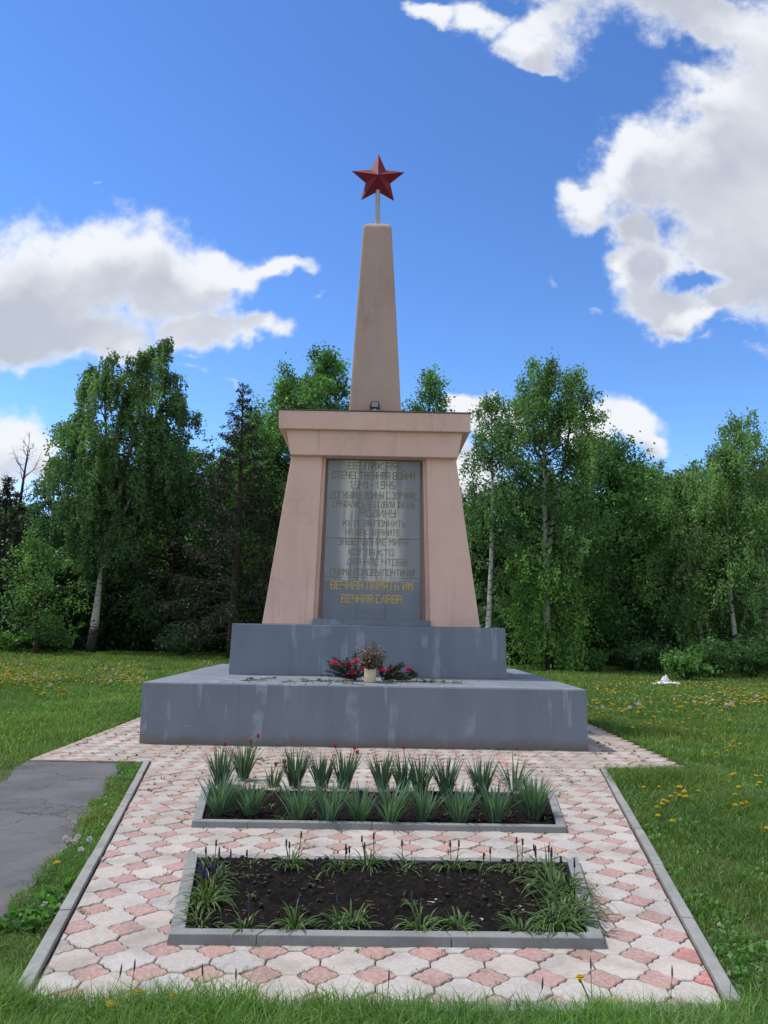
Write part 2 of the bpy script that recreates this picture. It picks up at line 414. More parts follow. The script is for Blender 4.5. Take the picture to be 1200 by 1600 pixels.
M['leaf'] = plant('tree_leaf', rgb(.115, .190, .090), rgb(.092, .162, .080), .45, .5, .6)
M['needle'] = plant('conifer_needle', rgb(.020, .036, .020), rgb(.028, .034, .020), .12, .6, 1.0)
M['bedleaf'] = plant('bulb_leaf', rgb(.092, .172, .112), rgb(.115, .195, .128), .30, .4, 12)
M['bedleaf2'] = plant('hyacinth_leaf', rgb(.065, .125, .030), rgb(.090, .145, .045), .30, .4, 12)
M['petal'] = plant('flower_petal', rgb(1, 1, 1), rgb(.85, .85, .85), .25, .5, 40, rgb(1.2, .9, .9), .2)
M['straw'] = plant('dry_stem', rgb(.21, .17, .10), rgb(.15, .12, .075), .15, .7, 40, rgb(1, 1, 1))
def plain(name, col, rough=.5, metal=0.0, spec=.4, nscale=20, amt=.25, bump=.0):
    m, k = material(name); p = k.coord('Object')
    c = k.mix(k.math('MULTIPLY', k.ss(k.noise(p, nscale, 6, .65), .35, .7), amt*2), col, rgb(col[0]*.55, col[1]*.55, col[2]*.55))
    finish(k, c, rough, k.bump(k.noise(p, nscale*3, 4), .3, bump) if bump else None, spec, metal)
    return m
M['star'] = plain('red_enamel', rgb(.185, .012, .028), .6, 0, .25, 3, .3)
M['pole'] = plain('painted_steel_pole', rgb(.42, .40, .40), .5, .2, .4, 9)
M['flash'] = plain('weathered_flashing', rgb(.12, .105, .10), .6, .3, .4, 6, .3)
M['granite_joint'] = plain('granite_joint', rgb(.045, .05, .058), .8)
M['gold'] = plain('gold_lettering', rgb(.58, .40, .13), .5, .15, .5, 30, .35)
M['faded'] = plain('faded_lettering', rgb(.275, .225, .13), .7, 0, .3, 9, .45)
M['ghost'] = plain('worn_lettering', rgb(.24, .26, .29), .7, 0, .3, 12, .3)
M['lampbody'] = plain('dark_lamp_housing', rgb(.05, .035, .035), .5, .3)
M['lampglass'] = plain('lamp_glass', rgb(.30, .30, .33), .15, 0, .6)
M['jar'] = plain('beige_jar', rgb(.62, .52, .36), .55, 0, .4, 12, .15, .002)
M['rag'] = plain('white_plastic', rgb(.75, .77, .80), .4, 0, .4, 6, .12)
M['bark'] = plain('dark_bark', rgb(.060, .050, .042), .95, 0, .1, 9, .35, .02)
def birch_bark():
    m, k = material('birch_bark'); p = k.coord('Object')
    n = k.noise(k.mapping(p, scale=(2.2, 2.2, 9)), 1.6, 5, .65)
    sp = k.new('ShaderNodeSeparateXYZ'); k.l.new(p, sp.inputs[0])
    low = k.ss(sp.outputs[2], .3, 2.2, .32, 0)                          # rough dark bark at the foot of old birches
    blotch = k.ss(k.math('ADD', n, low), .54, .66)
    twig = k.ss(sp.outputs[2], 7.0, 10.5)
    col = k.mix(blotch, rgb(.50, .49, .46), rgb(.05, .045, .04))
    col = k.mix(k.math('MULTIPLY', twig, .75), col, rgb(.09, .07, .055))
    finish(k, col, .8, None, .2)
    return m
M['birch'] = birch_bark()
def granite():
    m, k = material('grey_granite_slab'); p = k.coord('Object')
    base = k.mix(k.ss(k.noise(p, 2.0, 4), .35, .7), rgb(.165, .190, .235), rgb(.205, .228, .268))
    base = k.mix(k.math('MULTIPLY', k.ss(k.noise(p, 130, 3, .7), .55, .7), .35), base, rgb(.26, .28, .31))
    run = k.noise(k.mapping(p, scale=(5.5, 1, .38)), 1.0, 8, .66, .5)        # lime that ran down the slabs
    sp = k.new('ShaderNodeSeparateXYZ'); k.l.new(p, sp.inputs[0])
    zone = k.math('MULTIPLY', k.ss(k.math('ABSOLUTE', sp.outputs[0]), .62, .38), k.ss(k.math('ADD', sp.outputs[2], 2.2), 2.36, 2.44))
    base = k.mix(k.math('MULTIPLY', k.ss(k.math('ADD', sp.outputs[2], 2.2), 2.39, 2.41), .55), base, rgb(.285, .30, .325))
    lime = k.math('MULTIPLY', k.ss(run, .44, .55), zone)
    col = k.mix(k.math('MULTIPLY', lime, .9), base, rgb(.58, .57, .54))
    run2 = k.ss(k.noise(k.mapping(p, loc=(4, 2, 0), scale=(9, 1, .8)), 1.0, 5, .6), .60, .70)
    col = k.mix(k.math('MULTIPLY', k.math('MULTIPLY', run2, zone), .65), col, rgb(.16, .165, .15))
    finish(k, col, .45, k.bump(k.noise(p, 40, 4), .15, .003), .45)
    return m
M['granite'] = granite()

# ------------------------------------------------------------------ the setting: ground, paving, path
LAWN_Z = -.045
m_ = MB(); m_.add([(-700,-120,LAWN_Z),(700,-120,LAWN_Z),(700,1500,LAWN_Z),(-700,1500,LAWN_Z)], [(0,1,2,3)])
tag(m_.build('ground', M['turf']), kind='structure')
PLAZA = [(-1.452,3.60),(1.560,3.62),(2.700,9.44),(-2.590,9.40)]        # trapezoid in front of the monument, counter-clockwise
APRON = [(-4.03,9.40),(3.82,9.44),(3.82,17.6),(-4.03,17.6)]
def poly_clip(sub, clip):
    out = list(sub)
    for i in range(len(clip)):
        ax, ay = clip[i]; bx, by = clip[(i+1) % len(clip)]
        ins = lambda p: (bx-ax)*(p[1]-ay)-(by-ay)*(p[0]-ax) >= 0
        res = []
        for j in range(len(out)):
            p, q_ = out[j-1], out[j]
            ip, iq = ins(p), ins(q_)
            if ip != iq:
                dx, dy = q_[0]-p[0], q_[1]-p[1]
                den = (bx-ax)*dy-(by-ay)*dx
                t = -((bx-ax)*(p[1]-ay)-(by-ay)*(p[0]-ax))/den
                res.append((p[0]+dx*t, p[1]+dy*t))
            if iq: res.append(q_)
        out = res
        if not out: break
    return out
def inside(poly, x, y, grow=0.0):
    r = np.ones(np.shape(x), bool)
    for i in range(len(poly)):
        ax, ay = poly[i]; bx, by = poly[(i+1) % len(poly)]
        L = math.hypot(bx-ax, by-ay)
        r &= ((bx-ax)*(y-ay)-(by-ay)*(x-ax))/L >= -grow
    return r
PER = .265; DA = .102; GAP = .0035
def wavy(t): return .004*math.sin(math.pi*t)+.0058*(math.sin(math.pi*t)**.5)*math.cos(4*math.pi*(t-.25))*1.0 if 0 < t < 1 else 0.0
def edge_pts(n=8):      # from (DA,0) to (0,DA) of a diamond centred at the origin, without the last point
    P = []
    for i in range(n):
        t = i/n; o = wavy(t)/math.sqrt(2)
        P.append((DA*(1-t)+o, DA*t+o))
    return P
E1 = edge_pts()
def rot4(p, q_): 
    x, y = p
    for _ in range(q_): x, y = -y, x
    return x, y
def diamond(cx, cy): return [(cx+rot4(p, q_)[0], cy+rot4(p, q_)[1]) for q_ in range(4) for p in E1]
def octagon(cx, cy):
    h = PER/2; P = []
    for q_, (sx, sy) in enumerate(((1,1),(-1,1),(-1,-1),(1,-1))):      # corner diamonds seen from inside, counter-clockwise
        pts = [rot4(p, (q_+2) % 4) for p in E1+[(0, DA)]]
        pts = [(cx+sx*h+x, cy+sy*h+y) for x, y in pts]
        P += pts[::-1]
    return P
tiles = MB(); tn = VNoise(3)
OX, OY = at(340/3, 1460+115/3).x, at(340/3, 1460+115/3).y              # a white tile's centre in the photograph fixes the lattice
def add_tile(outline, col, cx, cy):
    done = False
    for reg in (PLAZA, APRON):
        pts = poly_clip(outline, reg)
        if len(pts) < 3: continue
        ar = .5*sum(pts[i-1][0]*pts[i][1]-pts[i][0]*pts[i-1][1] for i in range(len(pts)))
        if ar < 2e-4: continue
        gx = sum(p[0] for p in pts)/len(pts); gy = sum(p[1] for p in pts)/len(pts)
        n = len(pts); dz = random.uniform(-.004, .003); tx, ty = random.gauss(0, .013), random.gauss(0, .013)
        def rim(ins, z):
            o = []
            for x, y in pts:
                dx, dy = gx-x, gy-y; L = math.hypot(dx, dy) or 1
                x2, y2 = x+dx/L*ins, y+dy/L*ins
                o.append((x2, y2, z+dz+tx*(x2-gx)+ty*(y2-gy)))
            return o
        vs = rim(GAP, -.03)+rim(GAP, -.005)+rim(GAP+.005, 0)
        fs = [(a*n+i, a*n+(i+1) % n, (a+1)*n+(i+1) % n, (a+1)*n+i) for a in (0, 1) for i in range(n)]
        fs.append(tuple(range(2*n, 3*n)))
        tiles.col = col; tiles.add(vs, fs)
covered = lambda x, y: (-2.9 < x < 2.65 and 11.1 < y < 15.8)
for j in range(-2, 56):
    for i in range(-18, 20):
        cx, cy = OX+i*PER, OY+j*PER
        if cy > 17.8 or covered(cx, cy): continue
        g_ = float(tn(np.array(cx*.9), np.array(cy*.9)))
        v = random.uniform(.90, 1.06)*(.90+.18*g_)
        if random.random() < .08: v *= random.uniform(.78, .9)
        w = random.uniform(-.012, .022)
        add_tile(octagon(cx, cy), (.425*v+w, .388*v, .358*v-w*.6), cx, cy)
        f_ = random.random(); v = random.uniform(.90, 1.08)
        pc = (.375*v, .225*v, .195*v)
        if f_ < .05: pc = (.28*v, .225*v, .20*v)
        elif f_ > .99 or (math.hypot(cx-1.42, cy-3.9) < .2): pc = (.44*v, .165*v, .14*v)
        add_tile(diamond(cx+PER/2, cy+PER/2), pc, cx, cy)
tag(tiles.build('plaza', M['tile']), kind='structure')
m_ = MB()
for reg in (PLAZA, APRON):
    m_.add([(x+math.copysign(.03, x)*(reg is PLAZA), y-(.03 if y < 4 else 0), -.010 if reg is PLAZA else -.014) for x, y in reg], [(0,1,2,3)])
tag(m_.build('paving_bed', M['joint']), kind='structure')
# asphalt path, its edges ragged
aR = [at(195,1190),at(172,1225),at(150,1265),at(122,1305),at(100,1340),at(72,1362),at(46,1385),at(20,1430)]
ASPH = [(-4.05, 9.39)] + [(-4.0,9.0),(-3.86,8.6),(-3.74,8.1),(-3.72,7.0),(-3.66,6.0),(-3.62,5.0),(-3.6,3.5),(-3.5,1.0),(-3.4,-4)] + \
       [(-1.75,-4),(-1.8,1.5),(-1.9,3.4),(-1.98,4.1)] + [(p.x, p.y) for p in aR[::-1]]
def ragged(poly, step=.03, amp=.02, seed=4):
    nz = VNoise(seed); out = []
    for i in range(len(poly)):
        a, b = Vector(poly[i]), Vector(poly[(i+1) % len(poly)]); n = max(1, int((b-a).length/step))
        nr = Vector((-(b-a).y, (b-a).x)).normalized()
        for s in range(n):
            p = a.lerp(b, s/n); o = (float(nz.fbm(np.array(p.x*9+50), np.array(p.y*9+50), 5))-.44)*amp*4
            out.append(tuple(p+nr*o))
    return out
ASPH_R = ragged(ASPH)
bm = bmesh.new(); f_ = bm.faces.new([bm.verts.new((x, min(y, 9.392), -.018)) for x, y in ASPH_R]); bmesh.ops.triangulate(bm, faces=[f_])
me = bpy.data.meshes.new('asphalt_path'); bm.to_mesh(me); bm.free(); me.materials.append(M['asphalt'])
tag(link('asphalt_path', me), kind='structure')

# kerbs of the plaza: rows of concrete stones
def kerb_run(name, label, a, b, w, side, z0, z1, step, parent_group=None, mat='kerb', bevel=.008, jit=.004, cat='kerb'):
    a, b = Vector(a), Vector(b); d = (b-a); L = d.length; d.normalize(); nr = Vector((-d.y, d.x))*side
    t = thing(name, label, cat, (a.x, a.y, 0), 0, parent_group); s = 0
    while s < L-.02:
        e = min(s+step, L); 
        if L-e < .15: e = L
        p0, p1 = d*(s+.003), d*(e-.003); o0 = nr*(.013+random.uniform(-jit, jit)); zz = random.uniform(-jit, jit)
        q0, q1 = p0+nr*w, p1+nr*w; mb = MB()
        P = [p0+o0, p1+o0, q1+o0, q0+o0] if side > 0 else [q0+o0, q1+o0, p1+o0, p0+o0]
        mb.hexa([(p.x, p.y, z0) for p in P], [(p.x, p.y, z1+zz) for p in P])
        mb.build('kerb_stone', M[mat], t, bevel=bevel); s = e
    return t
kerb_run('path_kerb', 'long grey concrete kerb along the left edge of the tiles, beside the grass strip', PLAZA[0], PLAZA[3], .065, 1, -.12, .022, 1.0, 'kerbs round the tiled plaza')
kerb_run('path_kerb', 'long grey concrete kerb along the right edge of the tiles, beside the right lawn', PLAZA[1], PLAZA[2], .065, -1, -.12, .022, 1.0, 'kerbs round the tiled plaza')
kerb_run('path_kerb', 'short grey kerb at the near end of the tiles, half hidden by foreground grass', (PLAZA[0][0]-.085, PLAZA[0][1]), (PLAZA[1][0]+.085, PLAZA[1][1]), .085, -1, -.12, .010, 1.0, 'kerbs round the tiled plaza')

# flower beds: a frame of concrete kerb stones each, soil heaped inside
BEDS = {'near': [(-1.024,4.165),(1.218,4.185),(1.463,5.66),(-1.288,5.66)], 'far': [(-1.440,6.45),(1.584,6.45),(1.815,7.90),(-1.665,7.86)]}
def flower_bed(label, P, w, z1, soil_z, seed):
    t = thing('flowerbed_border', label, 'flowerbed border', (P[0][0], P[0][1], 0), 0, 'concrete flowerbed borders')
    P = [Vector(p) for p in P]; n = 4; I = []
    for i in range(4):
        a, b, c = P[i-1], P[i], P[(i+1) % 4]
        d0 = (b-a).normalized(); d1 = (c-b).normalized(); n0 = Vector((-d0.y, d0.x)); n1_ = Vector((-d1.y, d1.x))
        bis = (n0+n1_); bis = bis/(bis.dot(n0)); I.append(b+bis*w)
    for i in range(4):
        a, b, ia, ib = P[i], P[(i+1) % 4], I[i], I[(i+1) % 4]
        L = (b-a).length; cuts = [0]; s = .45 if i == 0 else .8
        while s < L-.3: cuts.append(s/L); s += 1.0
        cuts.append(1)
        zt = z1 if i != 2 else z1-.02
        for c0, c1 in zip(cuts, cuts[1:]):
            e = .0022/L
            q = [a.lerp(b, c0+e), a.lerp(b, c1-e), ia.lerp(ib, c1-e), ia.lerp(ib, c0+e)]
            zz = zt+random.uniform(-.003, .003); mb = MB()
            sl = [p+((a+b)/2*0) for p in q]
            top = [q[0].lerp(q[3], .16), q[1].lerp(q[2], .16), q[2], q[3]]
            mb.hexa([(p.x-P[0].x, p.y-P[0].y, -.05) for p in q], [(p.x-P[0].x, p.y-P[0].y, zz) for p in top])
            mb.build('kerb_stone', M['kerb_dark'], t, bevel=.005)
    xs = [p.x for p in I]; ys = [p.y for p in I]; st = .011
    gx, gy = np.meshgrid(np.arange(min(xs), max(xs), st), np.arange(min(ys), max(ys), st), indexing='ij')
    nz = VNoise(seed)
    z = soil_z+.035*(nz.fbm(gx*5, gy*5, 3)-.44)+.05*(nz.fbm(gx*19, gy*19, 3)-.44)+.03*(nz(gx*60, gy*60)-.5)
    poly = [(p.x, p.y) for p in I]; ok = inside(poly, gx, gy, .012)
    idx = np.arange(gx.size).reshape(gx.shape)
    qd = np.stack([idx[:-1,:-1], idx[1:,:-1], idx[1:,1:], idx[:-1,1:]], -1).reshape(-1, 4)
    keep = (ok[:-1,:-1] & ok[1:,:-1] & ok[1:,1:] & ok[:-1,1:]).ravel()
    me = np_mesh('flowerbed_soil', np.stack([gx, gy, z], -1).reshape(-1, 3), quads=qd[keep], mats=[M['soil']], smooth=False)
    tag(link('flowerbed_soil', me), kind='structure')
    return I
IN_near = flower_bed('concrete border of the near flower bed, around bare black soil with low green tufts', BEDS['near'], .090, .048, .022, 5)
IN_far = flower_bed('concrete border of the far flower bed, around tall tulip and daffodil leaves', BEDS['far'], .085, .048, .020, 6)

# ------------------------------------------------------------------ the monument
AX = -.08
mon = thing('war_memorial', 'tall pink obelisk memorial on a stepped grey plinth, red star on top', 'monument', (AX, 13.6, 0))
def mpart(mb, name, mat, bevel=.012, parent=None, **kw):
    o = mb.build(name, mat, None, bevel=bevel, **kw)
    for v in o.data.vertices: v.co -= Vector((AX, 13.6, 0))
    o.parent = parent or mon
    return o
b = MB(); b.hexa([(-3.145,10.75,-.05),(2.935,10.75,-.05),(2.935,16.2,-.05),(-3.145,16.2,-.05)], [(-3.155,10.75,.806),(2.925,10.75,.806),(2.925,16.2,.806),(-3.155,16.2,.806)])
mpart(b, 'base_platform', M['grey'])
# paved top of the platform: slabs with pale joints
b = MB(); xs = np.linspace(-3.14, 2.91, 13); ys = np.linspace(10.765, 16.18, 10)
for i in range(12):
    for j in range(9):
        x0, x1, y0, y1 = xs[i]+.003, xs[i+1]-.003, ys[j]+.003, ys[j+1]-.003
        if x0 > -2.0 and x1 < 1.9 and y0 > 13.2 and y1 < 14.4: continue
        z = .8115+random.uniform(-.0012, .0012); b.box(x0, x1, y0, y1, .80, z)
mpart(b, 'platform_paving', M['grey_top'], bevel=0)
b = MB(); b.hexa([(-2.355,12.75,.81),(2.175,12.75,.81),(2.175,14.75,.81),(-2.355,14.75,.81)], [(-2.33,12.75,1.632),(2.155,12.75,1.632),(2.155,14.75,1.632),(-2.33,14.75,1.632)])
mpart(b, 'plinth', M['grey'])
# pylon: battered, with a tall stepped recess in front
zb, zt = 1.634, 4.545
def fr(z): return (z-zb)/(zt-zb)
def yf(z): return 13.0+.10*fr(z)                 # front face
def ox(z, s): return (-1.880 if s < 0 else 1.772)*(1-fr(z))+(-1.500 if s < 0 else 1.368)*fr(z)
def ix(z, s): return (-1.030 if s < 0 else .935)*(1-fr(z))+(-.962 if s < 0 else .848)*fr(z)
yb0, yb1 = 14.5, 14.4
YR, YR2 = 13.20, 13.28
for s in (-1, 1):
    b = MB()
    def cross(z, ybk):
        o, i = ox(z, s), ix(z, s); i2 = i-s*.055
        pts = [(o, yf(z)), (i, yf(z)), (i, YR), (i2, YR), (i2, YR2+.02), (i2, ybk), (o, ybk)]
        return [(x, y, z) for x, y in (pts if s < 0 else pts[::-1])]
    A, B = cross(zb, yb0), cross(zt, yb1); n = 7
    b.add(A+B, [(i, (i+1) % n, n+(i+1) % n, n+i) for i in range(n)]+[tuple(range(n-1, -1, -1)), tuple(range(n, 2*n))])
    mpart(b, 'pylon_side', M['pink'], bevel=.012)
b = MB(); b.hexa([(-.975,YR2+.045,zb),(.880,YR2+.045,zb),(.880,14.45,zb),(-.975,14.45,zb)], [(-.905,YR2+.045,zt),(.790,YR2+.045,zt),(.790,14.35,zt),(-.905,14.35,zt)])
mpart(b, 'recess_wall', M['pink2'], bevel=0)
b = MB(); b.box(-1.028, .928, 12.93, 13.26, 1.633, 1.738); mpart(b, 'sill', M['grey'], bevel=.008)
# frieze: flares outwards towards the back
b = MB(); zc0, zc1 = 4.535, 4.972
b.hexa([(-1.512,12.985,zc0),(1.380,12.985,zc0),(1.42,14.52,zc0),(-1.55,14.52,zc0)], [(-1.585,12.96,zc1),(1.470,12.96,zc1),(1.590,14.66,zc1),(-1.705,14.66,zc1)])
mpart(b, 'frieze', M['pink'])
b = MB(); b.hexa([(-1.712,12.88,zc1-.003),(1.592,12.88,zc1-.003),(1.592,14.74,zc1-.003),(-1.712,14.74,zc1-.003)], [(-1.722,12.87,5.292),(1.600,12.87,5.292),(1.600,14.75,5.292),(-1.722,14.75,5.292)])
mpart(b, 'cornice', M['pink'])
b = MB(); b.box(-1.735, 1.613, 12.855, 14.765, 5.294, 5.312); mpart(b, 'cornice_flashing', M['flash'], bevel=.003)
# obelisk
oc, oy = -.062, 13.75
b = MB()
def sq(h, z, cx=oc): return [(cx-h, oy-h, z), (cx+h, oy-h, z), (cx+h, oy+h, z), (cx-h, oy+h, z)]
lv = [(.474, 5.313, -.062), (.372, 7.2, -.073), (.268, 9.05, -.086), (.260, 9.085, -.087), (.238, 9.125, -.087), (.195, 9.16, -.087), (.13, 9.187, -.087), (.06, 9.20, -.087)]
vs = []; fs = []
for h, z, cx in lv: vs += sq(h, z, cx)
for i in range(len(lv)-1):
    for j in range(4): fs.append((i*4+j, i*4+(j+1) % 4, i*4+4+(j+1) % 4, i*4+4+j))
e = (len(lv)-1)*4; fs += [(3,2,1,0), (e,e+1,e+2,e+3)]
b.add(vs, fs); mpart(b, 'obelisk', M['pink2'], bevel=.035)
# star on its pole
b = MB(); b.tube([(-.087,oy,9.19),(-.092,oy,9.95)], .047, 14); mpart(b, 'star_pole', M['pole'], bevel=0, smooth=False)
b = MB(); sc = Vector((-.095, oy, 10.185)); vs = []
for i in range(10):
    r = .545 if i % 2 == 0 else .252; a = math.pi/2+math.pi*i/5
    vs.append((sc.x+r*math.cos(a), oy, sc.z+r*math.sin(a)))
vs += [(sc.x, oy-.17, sc.z), (sc.x, oy+.17, sc.z)]
b.add(vs, [(i, 10, (i+1) % 10) for i in range(10)]+[((i+1) % 10, 11, i) for i in range(10)])
st = mpart(b, 'star', M['star'], bevel=0)
# plaque: granite slabs with dark joints, engraved lines on it
pl = mpart((lambda q_: (q_.hexa([(-.905,YR2,1.74),(.790,YR2,1.74),(.790,YR2+.05,1.74),(-.905,YR2+.05,1.74)], [(-.868,YR2,4.52),(.752,YR2,4.52),(.752,YR2+.05,4.52),(-.868,YR2+.05,4.52)]), q_)[1])(MB()), 'plaque', M['granite_joint'], bevel=0)
def px_z(v): return at_y(585, v, YR2).z
rows = [4.517, px_z(780.5), px_z(841.5), px_z(903), 1.742]
cols = [-1, (563-514)/(655-514)*2-1, (604-514)/(655-514)*2-1, 1]
def plx(u, z):   # u in -1..1 across the plaque at height z
    f_ = (z-1.74)/2.78; l = -.905*(1-f_)-.868*f_; r = .790*(1-f_)+.752*f_
    return l+(r-l)*(u+1)/2
b = MB()
for r0, r1 in zip(rows, rows[1:]):
    for c0, c1 in zip(cols, cols[1:]):
        g_ = .0025; z1, z0 = r0-g_, r1+g_; y = YR2-.012+random.uniform(-.001, .001)
        F = [(plx(c0, z0)+g_, z0), (plx(c1, z0)-g_, z0), (plx(c1, z1)-g_, z1), (plx(c0, z1)+g_, z1)]
        b.hexa([(F[0][0],y,z0),(F[1][0],y,z0),(F[1][0],YR2+.01,z0),(F[0][0],YR2+.01,z0)], [(F[3][0],y,z1),(F[2][0],y,z1),(F[2][0],YR2+.01,z1),(F[3][0],YR2+.01,z1)])
slab = mpart(b, 'granite_slab', M['granite'], bevel=0, parent=pl)
for v in slab.data.vertices: v.co.z -= 2.2
slab.location.z = 2.2
# lettering: square letters made of straight strokes on a 2 x 4 grid
G = {'А':'0004 0424 2420 0222','Б':'2404 0400 0020 2022 0222','В':'0004 0424 2420 2000 0222','Г':'0004 0424','Д':'0414 1424 0024 2420 0020' ,
 'Е':'2404 0400 0020 0222','Ж':'1014 0024 0420','З':'0424 2420 2000 1222','И':'0400 0024 2420','Й':'0400 0024 2420 0525','К':'0004 0224 0220',
 'Л':'0013 1324 2420','М':'0004 0412 1224 2420','Н':'0004 2420 0222','О':'0004 0424 2420 2000','П':'0004 0424 2420','Р':'0004 0424 2422 2202',
 'С':'2404 0400 0020','Т':'0424 1410','У':'0402 0222 2420 2000','Х':'0024 0420','Ц':'0400 0020 2420','Ч':'0402 0222 2420','Ш':'0400 1410 2420 0020',
 'Ы':'0400 0012 0212 1210 2420','Ь':'0400 0020 2022 2202','Я':'2024 2404 0402 0222 1200','1':'1014 0314','9':'2022 2404 0402 0222 2420 2000','4':'0402 0222 2420','5':'2404 0402 0222 2220 2000',
 '-':'0222','.':'0001'}
G['Д'] = '0014 1424 2420 0020'; G['Л'] = '0014 1424 2420'; G['Ы'] = '0400 0010 1012 1202 2420'
def stroke_line(text, u0, u1, v, hpx, mat, thick, name='inscription_line'):
    """one line of the inscription between two pixel columns, its middle at row v"""
    z = px_z(v); hh = hpx/1200*YR2; s = hh/4
    x0 = at_y(u0, v, YR2).x; x1 = at_y(u1, v, YR2).x
    n = sum(.45 if ch in ' .' else 1 for ch in text); adv = (x1-x0)/n; gw = adv*.68/2
    b = MB(); x = x0
    for ch in text:
        if ch in G:
            for st_ in G[ch].split():
                p0 = Vector((x+int(st_[0])*gw, z-hh/2+int(st_[1])*s)); p1 = Vector((x+int(st_[2])*gw, z-hh/2+int(st_[3])*s))
                if ch == '.': p1 = p0+Vector((0, s*.5))
                d = (p1-p0).normalized(); w = Vector((-d.y, d.x))*thick/2; e_ = d*thick/2
                c = [p0-e_-w, p1+e_-w, p1+e_+w, p0-e_+w]; yb_, yf_ = YR2-.005, YR2-.0155-random.uniform(0, .0008)
                b.add([(p.x, yf_, p.y) for p in c]+[(p.x, yb_, p.y) for p in c], [(0,1,2,3),(4,7,6,5),(0,4,5,1),(1,5,6,2),(2,6,7,3),(3,7,4,0)])
        x += adv*(.45 if ch in ' .' else 1)
    o = mpart(b, name, M[mat], bevel=0, parent=pl)
    return o
for a in [('ВЕЛИКАЯ',545,626,728.5,11,'faded',.017),('ОТЕЧЕСТВЕННАЯ ВОЙНА',520,650,743.5,11,'faded',.016),('1941-1945',547,620,758,11,'faded',.016),
          ('ПОГИБШИЕ ВОИНЫ с.ЗОРИНА'.upper(),518,650,774,9,'faded',.013),('СРАЖАЛИСЬ И ОТДАЛИ ЖИЗНЬ',520,650,788.5,9.5,'faded',.013),('РОДИНУ',563,621,802,11,'faded',.016),
          ('ИХ ДЕЛА ПОМНИТЬ',536,636,818,9,'faded',.012),('НА ВЕК ХРАНИТЕ',540,627,832,9,'faded',.012),('ЗАВЕРШЕНИЕ МИРА',528,640,847,9.5,'faded',.013),
          ('КОГДА КТО',546,617,863,9,'faded',.012),('ДЛЯ НАС ЧТОБЫ',542,638,878,9.5,'faded',.013),('СНИМИ ГОЛОВУ ПОЧТИ ИХ',516,650,894.5,9.5,'faded',.014),
          ('ВЕЧНАЯ ПАМЯТЬ ИМ',517,647,915,11.5,'gold',.019),('ВЕЧНАЯ СЛАВА',534,630,936,11.5,'gold',.019),('ОТ ЖИТЕЛЕЙ',542,606,955,6,'ghost',.009)]:
    stroke_line(*a[:6], a[6]*(.82 if a[5] == 'faded' else 1))
# floodlight on the cornice at the foot of the obelisk
fl = thing('floodlight', 'small dark square floodlight on the cornice, at the foot of the obelisk', 'lamp', (-.066, 13.12, 5.312))
b = MB(); b.box(-.075,.075,-.035,.045,.11,.235); b.build('housing', M['lampbody'], fl, bevel=.008)
b = MB(); b.box(-.058,.058,-.042,-.0352,.128,.218); b.build('lens', M['lampglass'], fl, bevel=.003)
b = MB(); b.box(-.09,-.077,-.01,.015,0,.19); b.box(.077,.09,-.01,.015,0,.19); b.box(-.0765,.0765,-.01,.015,0,.012); b.build('bracket', M['lampbody'], fl)
b = MB(); b.box(-.03,.03,-.02,.03,.0125,.106); b.build('junction_box', M['pole'], fl, bevel=.005)

